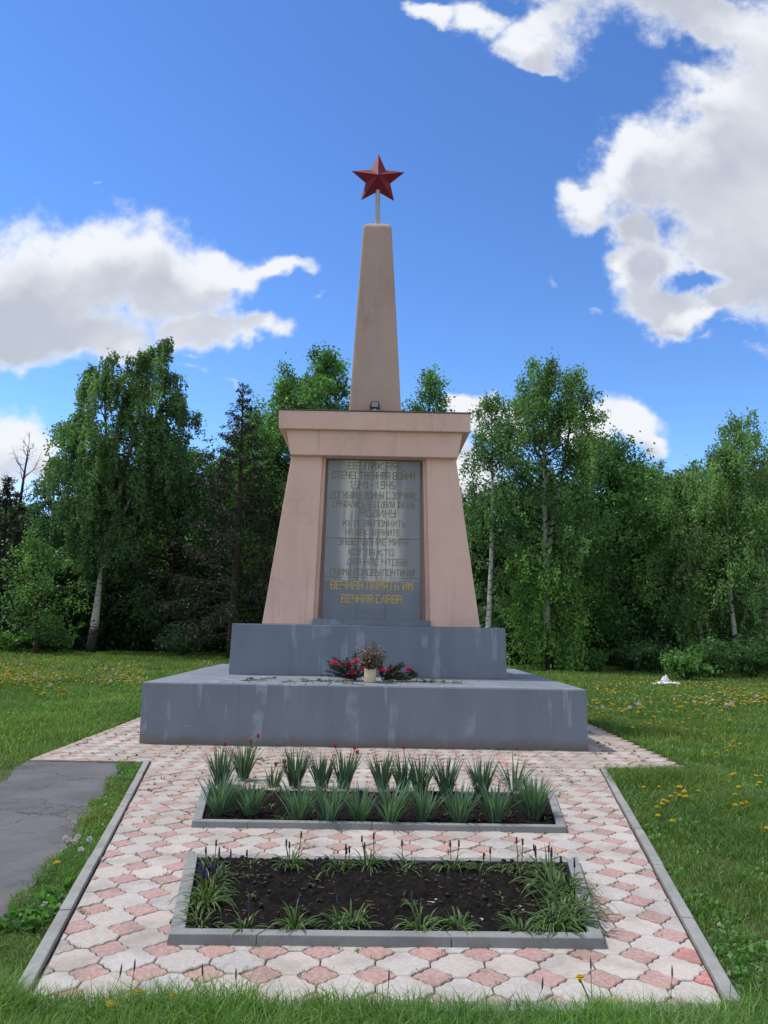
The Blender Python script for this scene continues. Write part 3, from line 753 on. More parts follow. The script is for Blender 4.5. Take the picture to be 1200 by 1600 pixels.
# ------------------------------------------------------------------ trees
def leaf_quads(P, size, r, droop=0.0, col=None, ratio=.55, flat=0.0):
    n = len(P)
    u = r.normal(size=(n, 3)); u[:, 2] -= droop*1.6; u /= np.linalg.norm(u, axis=1)[:, None]
    w = r.normal(size=(n, 3)); w[:, 2] += flat
    v = np.cross(u, w); v /= np.linalg.norm(v, axis=1)[:, None]+1e-9
    s = (size*r.uniform(.6, 1.3, n))[:, None]
    V = np.stack([P, P+u*s*.5+v*s*ratio*.5, P+u*s, P+u*s*.5-v*s*ratio*.5], 1).reshape(-1, 3)
    return V, np.arange(n*4).reshape(-1, 4), np.repeat(col, 4, 0)
class Tree:
    def __init__(s, seed): s.r = np.random.default_rng(seed); s.w = MB(); s.P = []; s.K = []
    def curve(s, p0, d0, L, n, wander, bend):
        p = np.array(p0, float); d = np.array(d0, float); out = [p.copy()]
        for i in range(n):
            d = d+s.r.normal(size=3)*wander+np.array([0, 0, bend]); d /= np.linalg.norm(d)
            p = p+d*L/n; out.append(p.copy())
        return np.array(out)
    def leader(s, base, top, r0, wob=.15, n=10):
        base = np.array(base, float); top = np.array(top, float); t = np.linspace(0, 1, n)[:, None]
        P = base+(top-base)*t; a, b = s.r.uniform(0, 6.28, 2)
        P[:, 0] += wob*np.sin(t[:, 0]*4+a)-wob*math.sin(a); P[:, 1] += wob*np.sin(t[:, 0]*3.3+b)-wob*math.sin(b)
        rad = r0*(1-t[:, 0])**.85+.012
        s.w.cur = 0; s.w.tube(P, list(rad), 9); s.w.cur = 1
        return P, rad
    def crown(s, P, rad, h0, R, prof, nprim, up0, up1, bend, nsec, nleaf, spread, strand=0.0, strand_n=0, tint=(1, 1, 1), wood=True, sec=.45, clump=.22, gap=0.0):
        r = s.r; H = P[-1, 2]
        for i in range(nprim):
            t = ((i+r.uniform(0, 1))/nprim)**.92; z = h0+(H-h0)*t
            k_ = min(max(np.searchsorted(P[:, 2], z)-1, 0), len(P)-2)
            f = (z-P[k_, 2])/max(P[k_+1, 2]-P[k_, 2], 1e-6); p0 = P[k_]*(1-f)+P[k_+1]*f
            if r.random() < gap: continue
            az = i*2.39996+r.uniform(-.5, .5); L = R*prof(t)*r.uniform(.62, 1.12); el = up0+(up1-up0)*t+r.uniform(-.18, .18)
            d = (math.cos(az)*math.cos(el), math.sin(az)*math.cos(el), math.sin(el))
            B = s.curve(p0, d, L, 6, .13, bend)
            rb = min(rad[k_]*.5, .012+L*.013)
            if wood: s.w.tube(B, list(np.linspace(rb, .008, 7)), 5, cap=False)
            ck = r.uniform(1-clump, 1+clump)
            for j in range(nsec):
                tt = r.uniform(.28, 1.0)*6; a = min(int(tt), 5); q0 = B[a]*(1-(tt-a))+B[a+1]*(tt-a)
                dd = (B[a+1]-B[a]); dd = dd/np.linalg.norm(dd)+r.normal(size=3)*.75; dd /= np.linalg.norm(dd)
                L2 = L*sec*r.uniform(.5, 1.1)*(1.15-.5*tt/6)+.15
                S = s.curve(q0, dd, L2, 4, .2, bend*1.3)
                if wood: s.w.tube(S, list(np.linspace(.012, .004, 5)), 3, cap=False)
                ck2 = ck*r.uniform(1-clump, 1+clump)
                m = max(3, int(nleaf*(L2/.9)**.7)); ts = r.uniform(.1, 1, m)*4; ii = np.minimum(ts.astype(int), 3); ff = (ts-ii)[:, None]
                Q = S[ii]*(1-ff)+S[ii+1]*ff+r.normal(size=(m, 3))*spread
                s.P.append(Q); s.K.append(np.outer(np.full(m, ck2)*r.uniform(.8, 1.2, m), tint))
                if strand > 0:
                    for g in range(strand_n):
                        x = S[r.integers(1, 5)]+r.normal(size=3)*spread*.8; Ls = strand*r.uniform(.4, 1.2); mm = int(Ls*16)+3
                        tz = np.sort(r.uniform(0, 1, mm)); sw = r.normal(size=2)*.12
                        Q = np.stack([x[0]+sw[0]*tz+r.normal(size=mm)*.04, x[1]+sw[1]*tz+r.normal(size=mm)*.04, x[2]-Ls*tz], 1)
                        s.P.append(Q); s.K.append(np.outer(np.full(mm, ck2)*r.uniform(.8, 1.2, mm), tint))
    def build(s, name, label, cat, loc, bark, leaf, size, droop=0.0, group=None, ratio=.55, crown_name='crown', trunk_name='trunk', rotz=0):
        t = thing(name, label, cat, loc, rotz, group)
        if s.w.v: s.w.build(trunk_name, [M[bark], M['bark']], t, smooth=True)
        P = np.concatenate(s.P); K = np.clip(np.concatenate(s.K), .25, 2.2)
        ok = P[:, 2] > .05
        V, Q, c = leaf_quads(P[ok], size, s.r, droop, K[ok], ratio)
        link(crown_name, np_mesh(crown_name, V, quads=Q, col=c, mats=[M[leaf]]), t)
        return t
egg = lambda a, b: (lambda t: max(.30, (min(1, (t+.12)/a))**.5*(1-max(0, (t-a)/(1-a))**(b*1.5))))
GL = LAWN_Z
def base_at(u, Y): p = at_y(u, 900, Y); return Vector((p.x, Y, GL))
def height(v, u, Y): return at_y(u, v, Y).z-GL
def mpp(Y): return Y/1200.0        # metres per photograph pixel at that distance

# the tall birch on the left, two leaders and a side limb
Y = 42; bx = base_at(150, Y); s_ = mpp(Y)
T = Tree(11)
tr, rd = T.leader((0,0,0), (.5, 0, 6.2), .27, .08)
for (u, v, r0, R, np_, h0) in ((142,568,.17,2.3,48,5.6),(222,537,.17,1.7,54,5.9),(282,622,.10,1.4,26,7.0),(100,640,.09,1.4,22,6.8)):
    top = ((u-150)*s_, T.r.uniform(-.6, .6), height(v, u, Y))
    P, rad = T.leader((.42, 0, 4.6) if R > 1.5 else (.5, 0, 6.0), top, r0, .12, 12)
    T.crown(P, rad, h0, R*1.5, egg(.45, 2.0), np_, .1, .8, -.17, 8, 9, .12, 1.15, 5, (1.2, 1.25, 1.15), gap=.20)
T.crown(tr, rd, 4.9, 2.2, lambda t: .8, 9, .2, .5, -.16, 8, 12, .15, 1.0, 3, (.9, .95, .9))
T.build('birch_tree', 'tallest birch on the left, two drooping crowns over one white lower trunk', 'tree', bx, 'birch', 'leaf', .17, .9)

def dec(seed, H, R, h0, nprim=44, nsec=8, nleaf=20, tint=(1, 1, 1), a=.38, b=1.7, bend=-.03, spread=.2, up=(.1, .85), strand=0, sn=0, r0=None, wob=.2, lean=(0, 0), gap=0.0, clump=.28):
    T = Tree(seed); P, rad = T.leader((0,0,0), (lean[0], lean[1], H*.97), r0 or .1+H*.010, wob)
    T.crown(P, rad, h0, R*1.3, egg(a, b), nprim, up[0], up[1]*.85, bend, nsec, int(nleaf*1.25), spread, strand, sn, tint, gap=gap, clump=clump)
    return T
def put(T, name, label, u, Y, bark='bark', leaf='leaf', size=.2, droop=.2, group=None, cat='tree', **kw):
    return T.build(name, label, cat, base_at(u, Y), bark, leaf, size, droop, group, **kw)
# rounded dark tree right of the birch
put(dec(21, height(700, 262, 45), 3.9, 1.2, 70, 9, 30, (.74, .86, .78)), 'leafy_tree', 'rounded dark green tree just right of the tallest left birch', 262, 45)
# half bare spruce
def spruce(seed, H, R, h0, n, tint, dens, dead_low=True, sizef=1.0, droop=-.12):
    T = Tree(seed); P, rad = T.leader((0,0,0), (0,0,H), .10+H*.009, .05, 12); r = T.r
    for i in range(n):
        t = (i+r.random())/n; z = h0+(H-h0)*t; L = R*(1-t)**.8*r.uniform(.55, 1.1)+.12; az = i*2.4+r.uniform(-.4, .4)
        el = -.15+.75*t+r.uniform(-.15, .15)
        B = T.curve((0+np.interp(z, P[:, 2], P[:, 0]), np.interp(z, P[:, 2], P[:, 1]), z), (math.cos(az)*math.cos(el), math.sin(az)*math.cos(el), math.sin(el)), L, 5, .08, .05 if t < .6 else .02)
        T.w.tube(B, list(np.linspace(.022, .006, 6)), 4, cap=False)
        m = int(dens*L*(.35+.65*r.random())*(1.0 if t > .3 or not dead_low else .8))
        for j in range(max(2, int(L*5))):
            tt = r.uniform(.2, 1)*5; a = min(int(tt), 4); q0 = B[a]*(1-(tt-a))+B[a+1]*(tt-a)
            dd = (B[a+1]-B[a]); dd /= np.linalg.norm(dd); side = np.cross(dd, [0, 0, 1])*r.choice([-1, 1]); d2 = dd*.7+side*.8+np.array([0, 0, -.25]); d2 /= np.linalg.norm(d2)
            S = T.curve(q0, d2, L*.32*r.uniform(.5, 1.1), 3, .1, droop)
            T.w.tube(S, [.007, .006, .005, .003], 3, cap=False)
            mm = max(2, int(m/max(2, L*5)*1.2)); ts = r.uniform(0, 1, mm)*3; ii = np.minimum(ts.astype(int), 2); ff = (ts-ii)[:, None]
            T.P.append(S[ii]*(1-ff)+S[ii+1]*ff+r.normal(size=(mm, 3))*.045); T.K.append(np.outer(r.uniform(.7, 1.25, mm), tint))
    return T
put(spruce(31, height(600, 372, 38), 4.4, .8, 120, (.9, .85, .85), 130), 'spruce_tree', 'thin half bare spruce with a pointed top, left of the monument', 366, 38, leaf='needle', size=.17, ratio=.3)
put(spruce(32, height(745, 8, 43), 3.4, .8, 110, (.9, 1.0, 1.1), 120), 'spruce_tree', 'broad dark spruce at the left edge of the photo', 2, 43, leaf='needle', size=.2, ratio=.35)
# the leafy trees behind the monument
put(dec(41, height(548, 505, 45), 3.3, 2.0, 96, 9, 26, (.95, 1.2, .85), .42, 1.5, strand=.4, sn=1), 'leafy_tree', 'tall full tree whose top rises just left of the obelisk', 500, 45)
put(dec(42, height(588, 438, 43), 3.3, 1.4, 100, 9, 28, (1.0, 1.25, .85), .4, 1.6), 'leafy_tree', 'bushy mid green tree between the half bare spruce and the pylon', 440, 43)
put(dec(43, height(578, 662, 45), 2.2, 2.0, 66, 9, 26, (.95, 1.2, .9), .35, 1.4, lean=(.8, 0)), 'leafy_tree', 'leafy tree whose leaning top shows just right of the obelisk', 640, 45)
put(dec(44, height(655, 398, 45), 2.5, 1.2, 76, 9, 28, (.95, 1.2, .85), .4, 1.6), 'leafy_tree', 'low leafy tree filling the gap right of the half bare spruce', 402, 45)
# birches right of the monument
put(dec(51, height(608, 765, 33), 1.55, 3.0, 52, 7, 15, (1.1, 1.25, 1.1), .45, 1.6, -.08, .13, (.4, 1.1), .55, 2, r0=.125, wob=.10, lean=(.25, 0), gap=.12), 'birch_tree', 'slender open birch with a clean white trunk right beside the pylon', 759, 33, 'birch', size=.13, droop=.6)
T = dec(52, height(565, 838, 33), 2.45, 2.6, 74, 9, 22, (1.15, 1.3, 1.0), .40, 1.45, -.08, .15, (.3, 1.1), .6, 2, r0=.17, wob=.12, lean=(-.35, 0))
P, rad = T.leader((-.1, 0, 4.4), (1.2, .2, height(588, 895, 33)), .09, .1)
T.crown(P, rad, 5.4, 2.3, egg(.4, 1.4), 40, .2, .85, -.08, 8, 22, .17, .6, 2, (1.15, 1.3, 1.0))
T2 = np.array([[0., 0, 0], [0, 0, 5.0]])
T.crown(T2, np.array([.15, .1]), .9, 2.5, lambda t: .75+.25*t, 34, .15, .5, -.20, 9, 18, .16, .8, 2, (1.7, 1.9, 1.0))
put(T, 'birch_tree', 'big birch right of the monument with pale foliage hanging almost to the grass', 857, 33, 'birch', size=.14, droop=.7)
put(dec(53, height(690, 955, 37), 3.0, .8, 84, 9, 30, (.80, 1.05, .75), .36, 1.7), 'leafy_tree', 'dense dark tree between the big birch and the right hand birches', 962, 37)
put(dec(54, height(735, 1010, 39), 2.3, .8, 64, 9, 28, (1.05, 1.35, .8), .36, 1.7), 'leafy_tree', 'smaller bright green tree right of the dense dark one', 1016, 39)
for sd, ub, ut, v, R, ln, lab in ((61,1098,1088,742,1.5,-.3,'birch with a white trunk, leftmost of the right hand birch stand'),(62,1122,1125,712,1.4,.1,'thin birch, second from the left in the right hand birch stand'),
                              (63,1150,1140,690,1.7,-.3,'birch with a leaning white trunk, third from the left in the right hand stand'),(64,1192,1172,655,2.0,-.55,'tallest birch of the right hand stand, at the right edge of the photo')):
    Yb = 32+sd % 3
    put(dec(sd, height(v, ut, Yb), R*1.15, 1.2, 60, 8, 20, (1.5, 1.55, 1.2), .42, 1.5, -.12, .14, (.35, 1.1), .8, 2, r0=.10, wob=.16, lean=(ln, 0), gap=.06), 'birch_tree', lab, ub, Yb, 'birch', size=.13, droop=.8)
# grey twiggy tops behind them
for sd, u, v, lab in ((71, 1046, 722, 'pale thinly leaved tree behind, left of the right hand birches'), (72, 1082, 728, 'pale thinly leaved tree right behind the leftmost right hand birch')):
    put(dec(sd, height(v, u, 43), 1.7, 4, 46, 9, 4, (1.5, 1.4, 1.6), .5, 1.5, .03, .1, (.6, 1.2), gap=.1), 'thin_tree', lab, u, 43, size=.13)
# far left
put(dec(73, height(682, 30, 47), 1.5, 5, 24, 6, 1, (1, .8, .7), .5, 1.4, .05, .05, (.4, 1.1)), 'bare_tree', 'nearly bare twiggy tree standing up against the cloud at far left', 28, 47, size=.06)
put(dec(74, height(712, 66, 46), 1.3, 3.0, 34, 8, 13, (.8, 1, 1), .4, 1.5, -.08, .15, (.3, 1.1), .6, 2), 'birch_tree', 'small drooping birch left of the tallest birch', 68, 46, 'birch', size=.17, droop=.8)
put(dec(75, height(845, 66, 40), 1.7, .6, 34, 8, 18, (1.15, 1.35, .95), .4, 1.6), 'leafy_tree', 'low light green tree in front of the dark spruce at left', 66, 40, size=.18)

# the wood behind: copies of a few kinds, each standing on its own
protos = [dec(81, 10.0, 2.9, .6, 52, 8, 22, (.62, .76, .62)), dec(82, 9.0, 2.6, .5, 50, 8, 22, (.55, .70, .58)), dec(83, 11.0, 2.4, 1.0, 52, 8, 20, (.68, .84, .64)), spruce(84, 9.5, 2.6, .4, 90, (.8, .95, 1.0), 130)]  # shade inside the wood is put into these dark leaf tints
wood = []
rw = random.Random(5)
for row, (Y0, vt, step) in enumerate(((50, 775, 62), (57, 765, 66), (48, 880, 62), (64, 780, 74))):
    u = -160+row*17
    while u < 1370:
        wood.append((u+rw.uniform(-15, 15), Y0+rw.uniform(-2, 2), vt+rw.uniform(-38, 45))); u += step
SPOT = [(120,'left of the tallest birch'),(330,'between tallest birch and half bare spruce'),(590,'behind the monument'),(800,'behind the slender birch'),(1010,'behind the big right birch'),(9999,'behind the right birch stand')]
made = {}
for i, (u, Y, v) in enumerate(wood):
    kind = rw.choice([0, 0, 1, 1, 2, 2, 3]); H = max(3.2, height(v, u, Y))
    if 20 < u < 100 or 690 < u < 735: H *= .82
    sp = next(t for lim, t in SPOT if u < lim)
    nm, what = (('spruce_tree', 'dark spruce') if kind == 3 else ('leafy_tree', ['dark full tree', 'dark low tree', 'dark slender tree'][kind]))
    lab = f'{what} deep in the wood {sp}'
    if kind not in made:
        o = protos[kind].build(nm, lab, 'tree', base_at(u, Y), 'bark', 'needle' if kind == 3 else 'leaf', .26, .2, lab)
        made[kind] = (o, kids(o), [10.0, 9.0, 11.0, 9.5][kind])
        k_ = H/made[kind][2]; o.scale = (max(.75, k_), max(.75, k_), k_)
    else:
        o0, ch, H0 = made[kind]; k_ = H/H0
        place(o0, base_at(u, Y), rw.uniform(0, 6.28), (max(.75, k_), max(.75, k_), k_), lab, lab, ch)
# undergrowth: one mass of brush, its leaf colour darkened for the wood's shade, and the shrubs that stand out in front of it
r = np.random.default_rng(90); n = 60000
x = r.uniform(-40, 40, n); y = np.where(x < -4, 44.5, 36.5)+np.abs(r.normal(size=n))*3.5-(x > 5)*.6; vn = VNoise(91)
hz = 2.6*vn.fbm(x*.5+90, y*.5, 3)+.4
z = r.random(n)**.8*hz*1.6+GL
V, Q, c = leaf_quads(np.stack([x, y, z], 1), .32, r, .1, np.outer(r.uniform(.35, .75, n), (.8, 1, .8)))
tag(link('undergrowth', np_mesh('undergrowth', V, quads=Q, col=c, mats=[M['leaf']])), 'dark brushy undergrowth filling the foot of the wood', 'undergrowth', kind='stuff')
def shrub(seed, H, R, n, tint):
    T = Tree(seed); r = T.r
    for i in range(n):
        az = r.uniform(0, 6.28); d = (math.cos(az)*.55, math.sin(az)*.55, 1.0); L = H*r.uniform(.6, 1.15)
        B = T.curve((r.normal()*.08*R, r.normal()*.08*R, 0), np.array(d)/np.linalg.norm(d), L, 5, .12, -.06)
        T.w.tube(B, list(np.linspace(.014, .004, 6)), 4, cap=False)
        for j in range(6):
            q0 = B[r.integers(2, 6)]; dd = r.normal(size=3); dd[2] = abs(dd[2])*.4; dd /= np.linalg.norm(dd)
            S = T.curve(q0, dd, R*.42*r.uniform(.5, 1.1), 3, .1, -.1); m = 16
            ts = r.uniform(0, 1, m)*3; ii = np.minimum(ts.astype(int), 2); ff = (ts-ii)[:, None]
            T.P.append(S[ii]*(1-ff)+S[ii+1]*ff+r.normal(size=(m, 3))*.06); T.K.append(np.outer(r.uniform(.75, 1.3, m), tint))
    return T
for sd, u, Y, H, R, n, tint, lab in (
    (95, 30, 41, 1.5, 1.3, 16, (1.2, 1.5, .8), 'low leafy shrub at the foot of the left edge spruce'),
    (96, 98, 42, 1.9, 1.2, 16, (1.1, 1.4, .8), 'low leafy shrub left of the tallest birch trunk'),
    (97, 292, 41, 1.6, 1.9, 20, (.9, 1.15, .9), 'spreading shrub at the wood edge left of the half bare spruce'),
    (98, 925, 32, .9, 1.0, 12, (1.0, 1.3, .8), 'small shrub in the dark gap right of the big birch'),
    (99, 1066, 27.5, 1.1, 1.2, 18, (.95, 1.2, .7), 'light green shrub right behind the white heap'),
    (100, 1105, 29, 1.5, 1.6, 20, (.62, .82, .55), 'leafy shrub in front of the right hand birches'),
    (101, 1165, 29.5, 1.6, 2.0, 24, (.5, .68, .5), 'wide shrub at the right edge below the tallest right hand birch'),
    (102, 1020, 31, 1.3, 1.6, 18, (.5, .68, .5), 'dim shrub left of the light green shrub'),
    (103, 985, 33, 1.3, 1.6, 18, (.6, .8, .65), 'dark shrub at the foot of the dense dark tree')):
    shrub(sd, H, R, n, tint).build('shrub', lab, 'shrub', base_at(u, Y), 'bark', 'leaf', .16, .3, 'shrubs along the edge of the wood', crown_name='foliage', trunk_name='stem')
# white heap on the lawn edge
hp = at(1040, 1068); ht = thing('plastic_heap', 'small white heap of plastic lying on the far right lawn by the shrubs', 'litter', (hp.x, hp.y, GL)); ht.scale = (.52, .52, .52)
b = MB(); b.blobm((0,0,.10),(.55,.3,.13),1,3,.30); b.blobm((.0,.02,.3),(.2,.16,.2),2,3,.34); b.blobm((-.16,.0,.24),(.14,.12,.15),6,2,.4); b.blobm((.05,0,.5),(.07,.07,.11),3,2,.45); b.build('bag', M['rag'], ht)
b = MB(); b.blobm((.62,.0,.07),(.30,.2,.11),4,3,.35); b.build('scrap', M['rag'], ht)
b = MB(); b.blobm((-.68,.02,.05),(.22,.16,.06),5,3,.4); b.build('scrap', M['rag'], ht)

# ------------------------------------------------------------------ grass and small growth
gr = np.random.default_rng(12)
NA, NB, NCl = VNoise(21), VNoise(22), VNoise(23)
asph_np = np.array(ASPH_R)
def in_poly(poly, x, y):
    c = np.zeros(x.shape, bool); j = len(poly)-1
    for i in range(len(poly)):
        xi, yi = poly[i]; xj, yj = poly[j]
        hit = ((yi > y) != (yj > y)) & (x < (xj-xi)*(y-yi)/(yj-yi+1e-12)+xi); c ^= hit; j = i
    return c
def lawn_ok(x, y, grow=.0):
    e = .05*(NCl.fbm(x*4+40, y*4+40, 3)-.44)
    kerb = inside(PLAZA, x, y, .092-grow) & (y < 9.6)
    apr = (x > APRON[0][0]-.02+e*2.2) & (x < APRON[1][0]+.02-e*2.2) & (y > 9.36+e) & (y < 17.6)
    ok = ~(kerb | apr)
    near = (x < 0) & (y < 9.6)
    a = np.zeros(x.shape, bool)
    if near.any(): a[near] = in_poly(ASPH, x[near]+.05+e[near]*3.6, y[near]+e[near]*2.2)
    return ok & ~a
GV, GQ, GT, GC = [], [], [], []; gcount = 0
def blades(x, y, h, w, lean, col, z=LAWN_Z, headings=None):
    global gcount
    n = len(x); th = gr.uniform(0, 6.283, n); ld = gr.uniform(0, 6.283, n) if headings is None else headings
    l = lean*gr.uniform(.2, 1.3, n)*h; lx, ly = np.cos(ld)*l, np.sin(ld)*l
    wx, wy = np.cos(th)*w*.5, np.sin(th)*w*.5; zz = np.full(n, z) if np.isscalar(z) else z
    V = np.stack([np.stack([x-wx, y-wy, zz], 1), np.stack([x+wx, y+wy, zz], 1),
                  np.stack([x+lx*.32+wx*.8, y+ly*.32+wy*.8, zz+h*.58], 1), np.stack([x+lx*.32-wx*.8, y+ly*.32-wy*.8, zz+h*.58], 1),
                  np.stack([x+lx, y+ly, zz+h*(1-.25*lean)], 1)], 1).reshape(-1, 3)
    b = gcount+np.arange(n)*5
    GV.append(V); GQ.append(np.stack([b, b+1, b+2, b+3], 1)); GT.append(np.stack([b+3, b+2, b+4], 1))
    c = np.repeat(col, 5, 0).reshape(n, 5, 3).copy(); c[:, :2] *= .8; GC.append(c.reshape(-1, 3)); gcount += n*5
def visible(x, y, m=60):
    u = 585+x/np.maximum(y, .1)*1200
    return (u > -m-480) & (u < 1620+m)
def sow(n, x0, x1, y0, y1, hmul=1.0, wmin=.0035, lean=.75, tintv=1.0):
    x = gr.uniform(x0, x1, n); y = gr.uniform(y0, y1, n)
    ok = visible(x, y) & lawn_ok(x, y, .042); x, y = x[ok], y[ok]
    d = np.hypot(x, y); clump = NB.fbm(x*1.6+9, y*1.6+9, 4)/.94; fine = NA.fbm(x*6, y*6, 3)/.875
    keep = gr.random(len(x)) < np.clip(.35+1.3*(clump*.5+fine*.5-.25)*1.5, .15, 1); x, y, d, clump, fine = (a[keep] for a in (x, y, d, clump, fine))
    h = hmul*(.035+.075*np.clip(clump*1.5-.25, 0, 1.2)+.03*fine)*gr.uniform(.55, 1.25, len(x))
    edge = inside(PLAZA, x, y, .30) & (y > 3.62); h[edge] *= .72; h *= 1+.9*np.clip(NB.fbm(x*.8+11, y*.8+52, 3)/.875-.52, 0, 1)*4*gr.random(len(x))
    w = np.maximum(wmin*gr.uniform(.8, 1.4, len(x)), d*.00088*gr.uniform(.7, 1.3, len(x)))
    patch = NA.fbm(x*.35+60, y*.35+20, 4)/.94; patch2 = NB.fbm(x*.9+30, y*.9+70, 3)/.875
    br = (.66+.7*patch*tintv+.30*(y < 3.62))*gr.uniform(.72, 1.28, len(x)); yl = .82+.5*patch2
    dry = gr.random(len(x)) < .05
    col = np.stack([br*yl, br, br*(1.25-.45*patch2)], 1); col[dry] = np.stack([br*3.0, br*1.7, br*2.2], 1)[dry]
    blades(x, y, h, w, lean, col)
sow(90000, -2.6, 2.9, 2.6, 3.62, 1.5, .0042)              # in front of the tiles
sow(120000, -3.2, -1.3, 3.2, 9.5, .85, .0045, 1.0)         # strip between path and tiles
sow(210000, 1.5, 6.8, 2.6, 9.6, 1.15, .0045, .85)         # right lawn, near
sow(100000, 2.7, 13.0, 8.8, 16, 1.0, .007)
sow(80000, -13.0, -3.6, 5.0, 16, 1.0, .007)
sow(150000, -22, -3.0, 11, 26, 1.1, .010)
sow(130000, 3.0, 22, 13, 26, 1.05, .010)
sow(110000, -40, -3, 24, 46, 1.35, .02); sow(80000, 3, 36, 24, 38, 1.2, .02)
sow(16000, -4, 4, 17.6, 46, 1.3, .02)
# clover and weed leaves low in the sward
def broad(n, x0, x1, y0, y1, s, thr, tint):
    x = gr.uniform(x0, x1, n); y = gr.uniform(y0, y1, n); ok = visible(x, y) & lawn_ok(x, y, -.02) & (NB.fbm(x*2.2+5, y*2.2+80, 3)/.875 > thr); x, y = x[ok], y[ok]
    P = np.stack([x, y, LAWN_Z+gr.uniform(.01, .06, len(x))], 1)
    col = np.outer(gr.uniform(.65, 1.35, len(x)), tint)
    V, Q, c = leaf_quads(P, s, gr, -.1, col, .75, 2.0)
    return V, Q, c
extra = [broad(20000, -2.7, -1.3, 3.2, 9.4, .026, .52, (.92, 1.08, 1.05)), broad(30000, -2.6, 2.6, 2.4, 3.7, .030, .45, (.9, 1.1, .9)), broad(30000, 1.6, 5.0, 3.2, 9.0, .034, .52, (.9, 1.1, 1.0)), broad(9000, -2.4, -1.5, 3.0, 5.6, .05, .45, (.8, 1.0, .9))]
V = np.concatenate(GV+[e[0] for e in extra]); nv = sum(len(a) for a in GV); Q = list(GQ)
for e in extra: Q.append(e[1]+nv); nv += len(e[0])
tag(link('lawn_grass', np_mesh('lawn_grass', V, quads=np.concatenate(Q), tris=np.concatenate(GT), col=np.clip(np.concatenate(GC+[e[2] for e in extra]), 0, 3), mats=[M['grass']])), 'green lawn grass and clover round the plaza and the path', 'grass', kind='stuff')
# tufts, moss and bits of straw in the joints of the paving
GV, GQ, GT, GC = [], [], [], []; gcount = 0
def joints(n, thr, h0, tint):
    jj = gr.integers(-1, 33, n); ii = gr.integers(-18, 19, n); q_ = gr.integers(0, 4, n); tt = gr.random(n)
    cx, cy = OX+ii*PER+PER/2, OY+jj*PER+PER/2; px, py = DA*(1-tt), DA*tt
    sgn = np.array([(1,1),(-1,1),(-1,-1),(1,-1)])[q_]; x = cx+px*sgn[:, 0]+gr.normal(0, .004, n); y = cy+py*sgn[:, 1]+gr.normal(0, .004, n)
    pl_ = (inside(PLAZA, x, y, -.02) | ((x > -4) & (x < 3.8) & (y > 9.4) & (y < 14)))
    far = np.clip((y-4)/9, 0, 1)
    ok = pl_ & (NB.fbm(x*3.3+3, y*3.3+44, 3)/.875 > thr-.10*far) & visible(x, y); x, y = x[ok], y[ok]
    for bp in BEDS.values():
        k2 = ~inside(bp, x, y, .0); x, y = x[k2], y[k2]
    n = len(x); rep = 7; x = np.repeat(x, rep)+gr.normal(0, .008, n*rep); y = np.repeat(y, rep)+gr.normal(0, .008, n*rep)
    col = np.outer(gr.uniform(.5, 1.15, n*rep), tint); dry = gr.random(n*rep) < .3; col[dry] *= np.array([2.2, 1.1, 1.6])
    blades(x, y, gr.uniform(.4, 1.4, n*rep)*h0, np.maximum(.003, np.hypot(x, y)*.0008), 1.3, col, -.008)
joints(5200, .53, .020, (.8, .72, .7)); joints(1500, .60, .040, (.8, .78, .7)); joints(9000, .45, .009, (1.0, .6, .7))
tag(link('joint_weeds', np_mesh('joint_weeds', np.concatenate(GV), quads=np.concatenate(GQ), tris=np.concatenate(GT), col=np.concatenate(GC), mats=[M['grass']])), 'tiny weeds and moss growing in the joints of the tiles', 'weeds', kind='stuff')

# ------------------------------------------------------------------ bulbs in the beds
def leafy(mb, r_, n, L, w, spread, arch, base=.05, shade=(.75, 1.25), tintj=0.1, z0=0.0):
    for i in range(n):
        az = r_.uniform(0, 6.28); rr = base*math.sqrt(r_.random()); l = L*r_.uniform(.55, 1.12); tilt = spread*r_.uniform(.1, 1.0)
        p = Vector((rr*math.cos(az), rr*math.sin(az), z0)); az += r_.uniform(-.6, .6)
        d = Vector((math.cos(az)*math.sin(tilt), math.sin(az)*math.sin(tilt), math.cos(tilt))); pts = [p]; seg = 6
        a_ = arch*r_.uniform(.3, 1.3)
        for s in range(seg):
            d = (d+Vector((math.cos(az)*a_*.25, math.sin(az)*a_*.25, -a_*.16*(s+1)))).normalized(); pts.append(pts[-1]+d*l/seg)
        wv = [w*.55, w*.8, w, w*.95, w*.8, w*.5, .0008]; ww = r_.uniform(.8, 1.15)
        side = Vector((-math.sin(az), math.cos(az), 0)); side.rotate(Euler((0, 0, r_.uniform(-.7, .7))))
        k_ = r_.uniform(*shade); mb.col = (k_*r_.uniform(1-tintj, 1+tintj), k_, k_*r_.uniform(1-tintj, 1+tintj))
        mb.strap(pts, [x_*ww for x_ in wv], side)
    mb.col = (1, 1, 1)
def bloom(mb, c, r0, h, col, r_, n=6, open_=.35):
    c = Vector(c)
    for i in range(n):
        a = i*2*math.pi/n+r_.uniform(-.1, .1); k_ = r_.uniform(.75, 1.15); mb.col = tuple(x_*k_ for x_ in col)
        e = Vector((math.cos(a), math.sin(a), 0)); s = Vector((-math.sin(a), math.cos(a), 0))
        o = open_*r_.uniform(.7, 1.3)
        pts = [c, c+e*r0*.8+Vector((0,0,h*.18)), c+e*r0*(1+o*.2)+Vector((0,0,h*.5)), c+e*r0*(.85+o)+Vector((0,0,h*.82)), c+e*r0*(.55+o*1.3)+Vector((0,0,h))]
        mb.strap(pts, [r0*.25, r0*.62, r0*.75, r0*.5, .001], s, -.3)
    mb.col = (1, 1, 1)
ORD = ['first','second','third','fourth','fifth','sixth','seventh','eighth','ninth','tenth','eleventh','twelfth']
